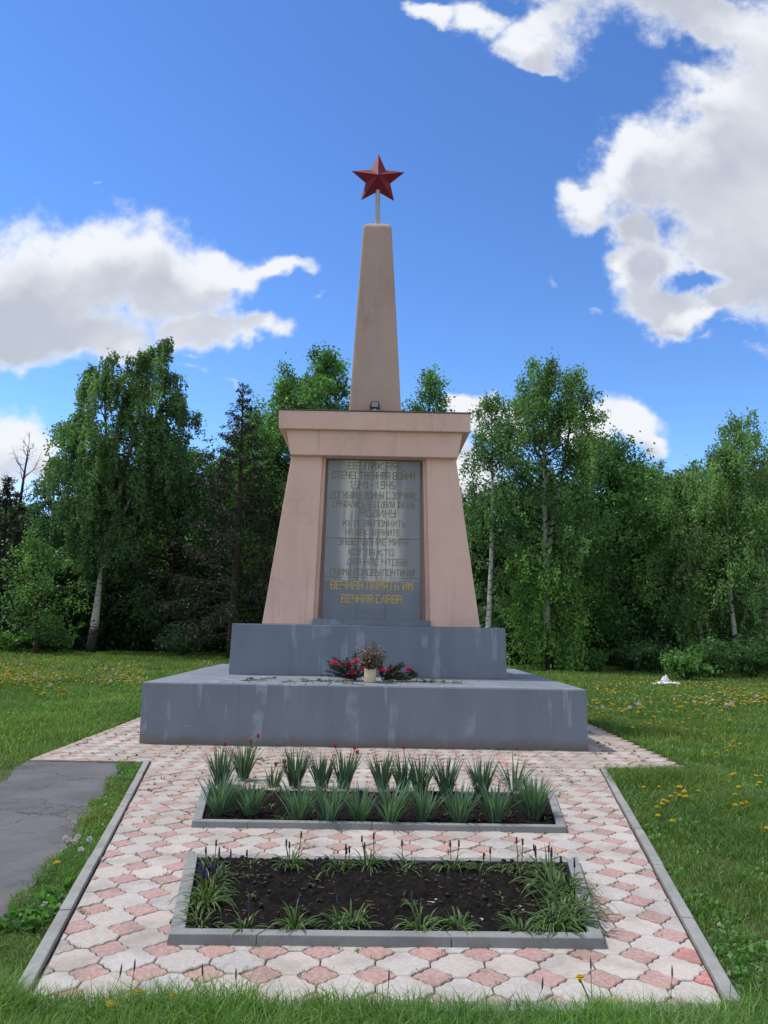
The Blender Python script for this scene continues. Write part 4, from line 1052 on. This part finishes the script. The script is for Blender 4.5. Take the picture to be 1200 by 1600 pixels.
def clump(name, label, group, loc, seed, n, L, w, spread, arch, base, mat, tulips=0, heads=0, hmode='dead', shade=(.75, 1.25), fcol=(.40,.05,.06)):
    r_ = random.Random(seed); t = thing(name, label, 'plant', loc, 0, group)
    b = MB(); leafy(b, r_, n, L, w, spread, arch, base, shade); b.build('leaves', M[mat], t, smooth=False)
    for i in range(tulips):
        az = r_.uniform(0, 6.28); h = L*r_.uniform(.84, 1.10); dx, dy = math.cos(az)*base*1.3, math.sin(az)*base*1.3
        lean = Vector((r_.uniform(-.12, .12), r_.uniform(-.1, .1), 0)); s = MB(); s.col = (1.1, 1.1, .9)
        P = [Vector((dx*.5, dy*.5, 0)), Vector((dx, dy, h*.5))+lean*.4, Vector((dx, dy, h))+lean]
        s.tube(P, .0042, 5); st_ = s.build('flower_stem', M['bedleaf'], t)
        f = MB(); bloom(f, P[-1], .0135, .040, fcol, r_, 6, r_.uniform(.0, .45)); f.build('tulip_bloom', M['petal'], st_)
    for i in range(heads):
        az = r_.uniform(0, 6.28); rr = base*1.2*r_.random()+.01; h = L*r_.uniform(.55, .95)
        p0 = Vector((rr*math.cos(az), rr*math.sin(az), 0)); p1 = p0+Vector((math.cos(az)*.03*r_.random(), math.sin(az)*.02, h))
        s = MB(); s.col = (1.2, .9, .7); s.tube([p0, (p0+p1)/2+Vector((.004, 0, 0)), p1], .0026, 4); st_ = s.build('flower_stem', M['bedleaf2'], t)
        f = MB(); c0 = (.045, .028, .030) if hmode == 'dead' else (.055, .060, .135)
        H_ = .042 if hmode == 'dead' else .046; rad = .0042
        for j in range(26 if hmode != 'dead' else 20):
            a = j*2.4; z = j/22*H_; k_ = r_.uniform(.6, 1.5); f.col = tuple(x_*k_ for x_ in c0); q_ = rad*(1-.55*z/H_)
            f.blobm((p1.x+q_*math.cos(a), p1.y+q_*math.sin(a), p1.z+z-.01), (.0040,.0040,.0050), j, 0, .1)
        f.build('seed_spike' if hmode == 'dead' else 'flower_spike', M['petal'], st_)
    return t
GT_ = 'leafy bulb clumps in the far flower bed'
rear = [(345,1225,1,.40,46),(380,1214,2,.42,44),(428,1228,2,.26,12),(461,1226,0,.42,42),(503,1228,0,.38,34),(537,1230,3,.40,36),(597,1230,0,.38,34),(630,1233,1,.38,34),(657,1237,0,.40,30),(697,1238,0,.40,40),(752,1238,0,.38,36),(803,1234,0,.40,22)]
for i, (u, v, nt, L, n) in enumerate(rear):
    p = at(u, v, .03); what = {0:'dark green leaf clump',1:'leaf clump with one red tulip',2:'leaf clump with two red tulips',3:'leaf clump with three red tulips'}[nt]
    if i == 11: what = 'thin reddish leaf clump'
    if i == 2: what = 'small sparse clump with two red tulips'
    clump('tulip_clump', f'{what}, {ORD[i]} from left in the far bed\'s back row', GT_, (p.x, p.y, .015), 100+i, int(n*2.3), L*.93, .0070, .42 if i != 11 else .75, .12, .06, 'bedleaf', nt, shade=(.55, 1.0))
front = [(343,1272,1,.385,80),(391,1273,0,.34,52),(466,1279,0,.38,44),(514,1283,0,.40,56),(562,1281,0,.33,36),(610,1285,0,.40,54),(662,1281,0,.36,46),(718,1283,0,.36,48),(773,1283,0,.37,48),(834,1276,0,.385,90)]
for i, (u, v, nt, L, n) in enumerate(front):
    p = at(u, v, .03); big = n > 90
    what = 'big dense tulip clump' if big else ('short daffodil clump' if L < .35 else 'fresh green daffodil clump')
    clump('daffodil_clump', f'{what}, {ORD[i]} from left in the far bed\'s front row', GT_, (p.x, p.y, .015), 200+i, int(n*2.2), L*.92, .0068 if not big else .0074,  .48 if big else .50, .16, .10 if big else .055, 'bedleaf', 2 if big else 0, shade=(.75, 1.35))
GN_ = 'grape hyacinth tufts in the near flower bed'
r2 = [(328,1352,26,.15,2),(392,1350,14,.13,1),(452,1352,42,.20,3),(531,1358,34,.17,3),(575,1352,42,.20,3),(637,1355,22,.16,1),(705,1356,34,.19,2),(755,1359,26,.16,2),(811,1358,32,.19,2),(852,1362,38,.20,2)]
for i, (u, v, n, L, hd) in enumerate(r2):
    p = at(u, v, .03); clump('hyacinth_tuft', f'{"sparse" if n < 20 else "green"} tuft with withered spikes, {ORD[i]} from left along the near bed\'s back', GN_, (p.x, p.y, .02), 300+i, n, L, .0052, 1.15, .75, .045, 'bedleaf2', 0, hd)
f2 = [(318,1418,56,.22,0),(381,1458,32,.14,1),(459,1455,40,.17,1),(530,1452,30,.14,1),(553,1449,40,.16,0),(660,1455,42,.17,1),(718,1455,40,.15,0),(818,1462,32,.16,0),(868,1455,52,.24,0),(898,1448,60,.25,0)]
for i, (u, v, n, L, hd) in enumerate(f2):
    p = at(u, v, .03); p.y += .05; clump('hyacinth_tuft', f'{"arching tuft with a dull blue spike" if hd else "plain arching green tuft"}, {ORD[i]} from left along the near bed\'s front', GN_, (p.x, p.y, .02), 400+i, n, L, .0054, .95, .70, .045, 'bedleaf2', 0, hd, 'blue' if hd else 'dead', shade=(.8, 1.45))
for i, (u, v, n, L, hd, lab) in enumerate([(325,1398,44,.17,12,'tuft of bright blue grape hyacinths at the left end of the near bed'),(332,1375,34,.18,2,'leafy tuft behind the blue grape hyacinths, left end of the near bed'),(313,1442,24,.15,0,'low tuft in the near bed\'s front left corner'),
        (868,1395,60,.24,1,'tall tuft in the middle of the crowded right end of the near bed'),(886,1385,48,.20,3,'tuft with dusky blue spikes at the right edge of the near bed'),(880,1425,64,.25,0,'densest green tuft at the right end of the near bed'),(856,1375,40,.24,2,'slim tuft at the back of the crowded right end of the near bed'),(901,1420,40,.24,1,'tuft leaning over the right concrete border of the near bed')]):
    p = at(u, v, .03); clump('hyacinth_tuft', lab, GN_, (p.x, p.y, .02), 450+i, n, L, .0054, 1.1, .7, .07, 'bedleaf2', 0, hd, 'blue' if hd > 1 else 'dead')
# low weeds on the soil
b = MB(); rw = random.Random(8)
for nm, I, cnt in (('near', IN_near, 60), ('far', IN_far, 46)):
    xs = [p.x for p in I]; ys = [p.y for p in I]
    for i in range(cnt):
        x, y = rw.uniform(min(xs), max(xs)), rw.uniform(min(ys), max(ys))
        if nm == 'near' and abs(x-.1) < .75 and 4.5 < y < 5.3 and rw.random() < .85: continue
        if not inside([(p.x, p.y) for p in I], np.array(x), np.array(y), -.05): continue
        sub = MB(); leafy(sub, rw, rw.randint(4, 10), rw.uniform(.03, .09), .006, 1.4, .5, .02, (.6, 1.2)); o_ = len(b.v)
        b.v += [(x+p[0], y+p[1], .03+p[2]) for p in sub.v]; b.f += [tuple(q_+o_ for q_ in f) for f in sub.f]; b.mi += sub.mi; b.c += sub.c
tag(b.build('bed_weeds', M['bedleaf2']), 'tiny weeds scattered over the black soil of both beds', 'weeds', kind='stuff')
b = MB()
for I, cnt in ((IN_near, 420), (IN_far, 260)):
    xs = [p.x for p in I]; ys = [p.y for p in I]
    for i in range(cnt):
        x, y = rw.uniform(min(xs)+.1, max(xs)-.1), rw.uniform(min(ys), max(ys)); k_ = rw.uniform(.25, 1.2); b.col = (k_, k_, k_)
        if rw.random() < .6:
            k_ = rw.uniform(.10, .22); b.col = (k_, k_, k_); s_ = rw.uniform(.006, .018); b.blobm((x, y, .035), (s_, s_, s_*.7), i, 1, .25)
        else:
            a = rw.uniform(0, 6.28); l = rw.uniform(.01, .045); b.tube([(x, y, .045), (x+l*math.cos(a), y+l*math.sin(a), .046)], .0016, 4)
tag(b.build('soil_crumbs', M['straw']), 'clods and bits of straw lying on the bed soil', 'soil crumbs', kind='stuff')

# ------------------------------------------------------------------ dandelions
def dandelion(kind, seed):
    r_ = random.Random(seed); b = MB(); h = r_.uniform(.07, .12); l = Vector((r_.uniform(-.03, .03), r_.uniform(-.03, .03), 0))
    top = Vector((0,0,h))+l; b.col = (1.3, 1.1, .9); b.tube([(0,0,-.01), Vector((0,0,h*.5))+l*.3, top], .003, 5); b.cur = 1
    if kind == 'yellow':
        for ring, (rad, z, n, c) in enumerate(((.019, .0, 15, (.60,.44,.015)), (.013, .005, 12, (.62,.46,.02)), (.007, .008, 8, (.60,.38,.01)))):
            for i in range(n):
                a = i*6.283/n+ring*.3; e = Vector((math.cos(a), math.sin(a), 0)); s = Vector((-math.sin(a), math.cos(a), 0)); k_ = r_.uniform(.8, 1.15); b.col = tuple(x_*k_ for x_ in c)
                b.strap([top+Vector((0,0,z-.002)), top+e*rad*.6+Vector((0,0,z+.006)), top+e*rad+Vector((0,0,z+.004))], [.001,.0036,.0026], s)
        b.col = (.2,.35,.05); b.blobm(tuple(top-Vector((0,0,.004))), (.007,.007,.008), 1, 1, .1)
    else:
        for i in range(90):
            d = Vector((r_.gauss(0,1), r_.gauss(0,1), r_.gauss(0,1))).normalized(); k_ = r_.uniform(.7, 1.0); b.col = (.72*k_, .72*k_, .70*k_)
            s = d.orthogonal().normalized(); b.strap([top+d*.004, top+d*.016, top+d*.022], [.0005,.0012,.0048], s)
    return b.mesh('dandelion', [M['grass'], M['petal']])
DY = [dandelion('yellow', i) for i in range(5)]; DW = [dandelion('white', i+20) for i in range(3)]
def put_dandelion(p, label, white=False, sc=1.0, group=None, zs=1.0):
    o = link('dandelion', random.choice(DW if white else DY)); o.location = (p.x, p.y, LAWN_Z); o.rotation_euler = (random.uniform(-.15, .15), random.uniform(-.15, .15), random.uniform(0, 6.28)); o.scale = (sc, sc, sc*zs)
    return tag(o, label, 'dandelion', group)
for u, v, lab in ((212,1580,'yellow dandelion left of its neighbour in the bottom left foreground grass'),(271,1594,'yellow dandelion right of its neighbour in the bottom left foreground grass'),(163,1597,'yellow dandelion cut by the bottom edge of the photo, lower left'),(926,1562,'lone yellow dandelion in the foreground grass before the tiles, right of centre'),(84,1380,'lone yellow dandelion in the grass strip left of the tiles')):
    put_dandelion(at(u, v+(26 if u == 926 else 6), LAWN_Z), lab, sc=1.25)
for i, (u, v) in enumerate(((104,1293),(88,1322),(97,1332),(101,1325),(114,1328),(86,1334),(82,1327),(107,1338))):
    put_dandelion(at(u+14, v+8, LAWN_Z), 'white dandelion seed head on the edge of the asphalt path', True, .95, 'white dandelion clocks by the path')
cl1 = [(1056,1248),(1053,1252),(1058,1244),(1057,1256),(1073,1247),(1072,1256),(1079,1259),(1091,1249),(1041,1262),(1045,1266),(1050,1265),(1028,1279),(1029,1287),(1031,1266),(1008,1240),(1028,1237)]
for i, (u, v) in enumerate(cl1): put_dandelion(at(u, v+6, LAWN_Z), 'yellow dandelion in the tight bunch on the right lawn, beside the plaza kerb', False, random.uniform(1.1, 1.5), 'dandelion bunch on the near right lawn')
cl2 = [(1137,1176),(1144,1177),(1150,1174),(1158,1174),(1103,1192),(1118,1189),(1135,1185),(1195,1196)]
for u, v in cl2: put_dandelion(at(u, v+4, LAWN_Z), 'pale yellow dandelion at the tip of the tiled apron on the right', False, 1.5, 'dandelions past the apron tip')
cl3 = [(1145,1223),(1143,1228),(1177,1223),(1191,1226),(1196,1243),(1190,1242),(1153,1268),(1172,1270),(1156,1283),(1149,1282),(1194,1320),(1063,1314),(1160,1250)]
for u, v in cl3: put_dandelion(at(u, v+4, LAWN_Z), 'yellow dandelion scattered in the grass at the right edge of the photo', False, 1.35, 'dandelions at the right edge')
cl4 = [(1015,1133),(1010,1138),(1018,1141),(1012,1143),(1020,1135),(1030,1147),(1036,1149),(1042,1145),(990,1152),(998,1150),(1068,1135),(1060,1138),(1075,1132),(1134,1143),(1106,1160),(1080,1154),(930,1122),(936,1124),(946,1121),(950,1126),(940,1120),(932,1128)]
for u, v in cl4: put_dandelion(at(u, v+3, LAWN_Z), 'yellow dandelion in the bunches along the far edge of the right apron', False, random.uniform(1.35, 1.9), 'dandelions along the right apron')
def drift(n, u0, u1, v0, v1, thr, lab, grp_, sc=(1.6, 2.2), seed=1):
    r_ = random.Random(seed); vn_ = VNoise(seed+50); got = 0
    for _ in range(n*40):
        u, v = r_.uniform(u0, u1), v0+(v1-v0)*r_.random(); p = at(u, v, LAWN_Z)
        if p.y > 38 or p.y < 0 or float(vn_.fbm(np.array(p.x*.45+20), np.array(p.y*.45+20), 3)) < thr or not bool(lawn_ok(np.array([p.x]), np.array([p.y]))[0]): continue
        put_dandelion(p, lab, r_.random() < .08, r_.uniform(*sc), grp_); got += 1
        if got >= n: break
drift(70, 0, 56, 1047, 1082, .35, 'yellow dandelion in the thick patch at the left edge of the left lawn', 'dandelion patch at the left edge', seed=3)
drift(50, 56, 218, 1046, 1078, .47, 'yellow dandelion in the loose drift on the left lawn, beside the grey platform', 'dandelions left of the platform', seed=4)
drift(22, 56, 110, 1080, 1105, .47, 'pale dandelion in the thin group in the middle of the left lawn', 'dandelions mid left lawn', seed=6)
drift(50, 922, 1200, 1080, 1128, .46, 'yellow dandelion strewn over the right lawn between platform and wood', 'dandelions on the far right lawn', seed=5)
b = MB()                                                              # farther ones, past counting
for sd, (u0, u1, v0, v1, n, thr) in enumerate(((0, 230, 1043, 1075, 420, .43), (925, 1200, 1070, 1110, 420, .42), (0, 330, 1036, 1050, 160, .45))):
    r_ = random.Random(70+sd); vn_ = VNoise(70+sd); got = 0
    while got < n:
        p = at(r_.uniform(u0, u1), r_.uniform(v0, v1), LAWN_Z)
        if float(vn_.fbm(np.array(p.x*.5+20), np.array(p.y*.5+20), 3)) < thr and r_.random() < .9: continue
        got += 1
        if not bool(lawn_ok(np.array([p.x]), np.array([p.y]))[0]): continue
        k_ = r_.uniform(.7, 1.1); b.col = (.58*k_, .42*k_, .06*k_) if r_.random() < .85 else (.6, .6, .5); b.blobm((p.x, p.y, LAWN_Z+r_.uniform(.09, .17)), (.03, .03, .013), got, 1, .2)
tag(b.build('dandelion_drift', M['petal']), 'countless tiny yellow dandelions dotting the far lawn', 'dandelions', kind='stuff')
# seed stalks standing before the tiles
st_pts = [(166,1560),(201,1545),(326,1548),(372,1542),(604,1555),(835,1556),(925,1545),(1048,1548),(1140,1552)]
for i, (u, v) in enumerate(st_pts):
    r_ = random.Random(500+i); p = at(u, v+34, LAWN_Z); h = r_.uniform(.10, .19); t = thing('plantain_stalk', 'thin dark seed stalk rising from the foreground grass in front of the tiles', 'grass stalk', (p.x, p.y, LAWN_Z), 0, 'seed stalks in the foreground grass')
    lx = r_.uniform(-.05, .05); s = MB(); s.col = (.9, .8, .6); s.tube([(0,0,0), (lx*.4,0,h*.6), (lx,0,h)], .0016, 4); s.build('stem', M['grass'], t)
    s = MB(); k_ = r_.uniform(.35, .7); s.col = (k_, k_*.85, k_*.8); s.tube([(lx,0,h-.002), (lx*1.05,0,h+.012), (lx*1.1,0,h+.034), (lx*1.12,0,h+.05)], [.002,.0042,.0036,.001], 6); s.build('seed_head', M['straw'], t)

# ------------------------------------------------------------------ flowers laid on the platform
PZ = .8135
def fir_bunch(label, u, v, seed, n, L, az0, az1):
    p = at(u, v, PZ); r_ = random.Random(seed); t = thing('fir_branch', label, 'fir branch', (p.x, p.y, PZ), 0, 'fir branches laid at the plinth'); w = MB(); l_ = MB()
    for i in range(n):
        a = r_.uniform(az0, az1); el = r_.uniform(.15, .75); Lb = L*r_.uniform(.6, 1.1); d = Vector((math.cos(a)*math.cos(el), math.sin(a)*.35, math.sin(el))).normalized()
        P = [Vector((0,0,.015))+d*Lb*s/5+Vector((0,0,-.10*Lb*(s/5)**2)) for s in range(6)]; P = [Vector((q_.x, q_.y, max(.006, q_.z))) for q_ in P]
        w.tube(P, [.005,.0045,.004,.003,.002,.001], 4)
        for j in range(150):
            s = r_.uniform(.15, 1)*4.99; k_ = int(s); q_ = P[k_].lerp(P[k_+1], s-k_); e = (d+Vector((r_.gauss(0,.8), r_.gauss(0,.8), r_.gauss(0,.6)))).normalized(); c = r_.uniform(.6, 1.5); l_.col = (c, c*1.05, c)
            tip = q_+e*r_.uniform(.03, .055); tip.z = max(tip.z, .003); l_.strap([q_, (q_+tip)/2, tip], [.0022,.0026,.0006], e.orthogonal().normalized())
    w.build('twig', M['bark'], t); l_.build('needles', M['needle'], t)
fir_bunch('dark fir branches lying left of the beige jar', 556, 1064, 1, 30, .52, 1.3, 3.6)
fir_bunch('dark fir branches lying right of the beige jar', 598, 1065, 2, 26, .40, -.5, 1.9)
fir_bunch('small dark fir sprig under the rightmost pink flower', 634, 1065, 3, 10, .26, .4, 2.6)
def carnation(label, u, v, vb, seed, col):
    Y = at(u, 1064, PZ).y-.02; c = at_y(u, v, Y); r_ = random.Random(seed); t = thing('carnation', label, 'flower', (c.x, Y, PZ), 0, 'pink flowers laid at the plinth'); hz = c.z-PZ
    s = MB(); s.tube([(r_.uniform(-.1, .1), .05, .01), (0,.02,hz*.5), (0,0,hz-.01)], .004, 5); st_ = s.build('flower_stem', M['bedleaf'], t)
    f = MB()
    for ring in range(4):
        for i in range(9):
            a = i*.7+ring*.35; el = .25+ring*.36; k_ = r_.uniform(.7, 1.3); f.col = tuple(min(1, x_*k_) for x_ in col); rad = .085*r_.uniform(.8, 1.1)
            e = Vector((math.cos(a)*math.cos(el), math.sin(a)*math.cos(el)-.25, math.sin(el)*.8)); sd = Vector((-math.sin(a), math.cos(a), 0))
            o = Vector((0,0,hz-.02)); f.strap([o, o+e*rad*.6, o+e*rad], [.006,.017,.014], sd, .5)
    f.build('bloom', M['petal'], st_)
for a in (('deep pink flower standing highest at the left end of the laid bouquet',523,1037,0,1,(.72,.06,.22)),('big bright pink flower just left of the jar\'s dried bouquet',557,1034,0,2,(.80,.09,.27)),('pink flower below the big bright one, touching the jar',567,1046,0,3,(.78,.12,.26)),
          ('dull red flower in the fir left of the jar',545,1040,0,4,(.33,.03,.06)),('bright pink flower right of the jar, left of its twin',612,1046,0,5,(.80,.09,.24)),('bright pink flower right of the jar, lower right of its twin',618,1051,0,6,(.78,.13,.28)),('dark crimson flower low behind the twin pink flowers',625,1055,0,7,(.25,.015,.04)),('purplish pink flower at the right end of the laid bouquet',639,1047,0,8,(.48,.03,.17)),('deep pink flower low between the fir twigs left of the jar',550,1052,0,10,(.70,.07,.20)),('small pink flower right beside the jar, under the dried bouquet',597,1049,0,11,(.72,.08,.22)),('crimson flower peeping over the rim of the jar',581,1045,0,9,(.30,.02,.04))): carnation(*a)
p = at(578, 1066, PZ); jt = thing('flower_jar', 'beige cylindrical jar holding a dried bouquet on the platform edge', 'jar', (p.x, p.y, PZ))
b = MB(); b.lathe([(0,.002),(.082,0),(.086,.008),(.085,.10),(.087,.185),(.089,.192),(.083,.192),(.080,.10),(.078,.012),(0,.012)], 28); b.build('jar_body', M['jar'], jt, smooth=True)
b = MB(); b.lathe([(.0892,.172),(.091,.180),(.0892,.188)], 28); b.build('rim', M['jar'], jt, smooth=True)
bt = thing('dried_bouquet', 'round dark dried bouquet with pale bits standing in the beige jar', 'bouquet', (p.x, p.y, PZ+.02)); r_ = random.Random(77); w = MB(); l_ = MB()
for i in range(48):
    a = r_.uniform(0, 6.28); t_ = r_.uniform(.05, .95); d = Vector((math.cos(a)*math.sin(t_), math.sin(a)*math.sin(t_), math.cos(t_))); Lb = r_.uniform(.30, .50)
    q0 = Vector((math.cos(a)*.03, math.sin(a)*.03, .0)); mid = Vector((math.cos(a)*.04, math.sin(a)*.04, .17)); end = mid+d*(Lb-.14); w.col = (.5,.5,.4); w.tube([q0, mid, end], .003, 4)
    for j in range(30):
        s = r_.uniform(.2, 1.05); q_ = mid.lerp(end, s)+Vector((r_.gauss(0,.026), r_.gauss(0,.026), r_.gauss(0,.022)))
        e = Vector((r_.gauss(0,1), r_.gauss(0,1), r_.gauss(0,1))).normalized(); k_ = r_.uniform(.5, 1.4); c = r_.random()
        l_.col = tuple(k_*x_ for x_ in ((.06,.075,.035) if c < .5 else ((.16,.14,.17) if c < .72 else ((.32,.30,.20) if c < .90 else (.40,.06,.08)))))
        l_.strap([q_, q_+e*.016, q_+e*.030], [.003,.009,.003], e.orthogonal().normalized(), .3)
w.build('stems', M['straw'], bt); l_.build('dry_blooms', M['petal'], bt)
def laid(label, u, v, seed, ang, L, col, nleaf, leafcol=(1, 1, 1)):
    p = at(u, v, PZ); r_ = random.Random(seed); t = thing('laid_flower', label, 'flower', (p.x, p.y, PZ), ang, 'wilted flowers on the platform edge')
    s = MB(); s.col = leafcol; s.tube([(-L/2,0,.006), (0,.012,.010), (L/2,0,.012)], .005, 5); s.build('flower_stem', M['bedleaf2'], t)
    s = MB()
    for i in range(nleaf):
        x = r_.uniform(-.45, .3)*L; a = r_.uniform(-1.2, 1.2)+(3.14 if r_.random() < .5 else 0); l = r_.uniform(.06, .14); k_ = r_.uniform(.7, 1.5); s.col = tuple(k_*c for c in leafcol)
        s.strap([(x,0,.012), (x+math.cos(a)*l*.5, math.sin(a)*l*.5, r_.uniform(.02, .05)), (x+math.cos(a)*l, math.sin(a)*l, .008)], [.006,.016,.002], (-math.sin(a), math.cos(a), 0), .25)
    if nleaf: s.build('leaves', M['bedleaf2'], t)
    f = MB()
    for i in range(12):
        a = i*.55; k_ = r_.uniform(.7, 1.1); f.col = tuple(k_*c for c in col); e = Vector((math.cos(a)*.6+.4, math.sin(a), r_.uniform(.1, .7))).normalized(); o = Vector((L/2,0,.016)); f.strap([o, o+e*.02, o+e*.036], [.004,.012,.007], e.orthogonal().normalized(), .3)
    f.build('wilted_bloom', M['petal'], t)
for i, a in enumerate((('pale wilted flower lying leftmost on the platform edge',388,1064,.2,.22,(.50,.48,.38),3),('brownish wilted flower, second from the left on the platform edge',405,1063,2.9,.24,(.25,.14,.12),2),('dark withered flower head, third from the left on the platform edge',418,1061,.1,.20,(.06,.05,.07),2),
     ('crossed pale flower lying alone left of the fir branches',450,1066,.9,.22,(.50,.50,.42),3),('leafy green stem lying left of the fir branches',485,1065,.3,.28,(.20,.22,.12),7),('green stem lying right under the left fir branches',508,1065,2.6,.22,(.30,.16,.14),5),
     ('long bare stem hanging over the platform edge before the fir',553,1070,2.55,.34,(.45,.45,.38),1),('reddish wilted flower just left of the jar base',533,1066,.1,.18,(.30,.12,.10),1),('pale flower with spread leaves before the right fir branches',613,1067,1.4,.22,(.5,.5,.4),6),
     ('white wilted rose head lying right of the laid bouquet',638,1066,.2,.14,(.55,.54,.50),0),('leafy wilted flower, middle of the right hand heap on the edge',676,1066,.1,.30,(.35,.35,.25),9),('leafy wilted flower at the left of the right hand heap on the edge',662,1066,2.8,.24,(.48,.47,.38),8),('wilted flower trailing at the right end of the platform heap',704,1068,-.2,.32,(.45,.44,.35),6))): laid(a[0], a[1], a[2], 600+i, *a[3:])
b = MB(); r_ = random.Random(41)
for i in range(70):
    p = at(r_.gauss(545, 90) if i % 2 else r_.uniform(380, 740), r_.uniform(1062, 1070), PZ); k_ = r_.uniform(.3, 1); c = r_.choice([(.5,.5,.45),(.3,.1,.1),(.15,.2,.08),(.25,.18,.12)]); b.col = tuple(k_*x_ for x_ in c); b.blobm((p.x, p.y, PZ+.002), (r_.uniform(.008,.02), r_.uniform(.006,.014), .004), i, 1, .3)
tag(b.build('petal_litter', M['petal']), 'fallen petals and dry bits strewn along the platform edge', 'petals', kind='stuff')
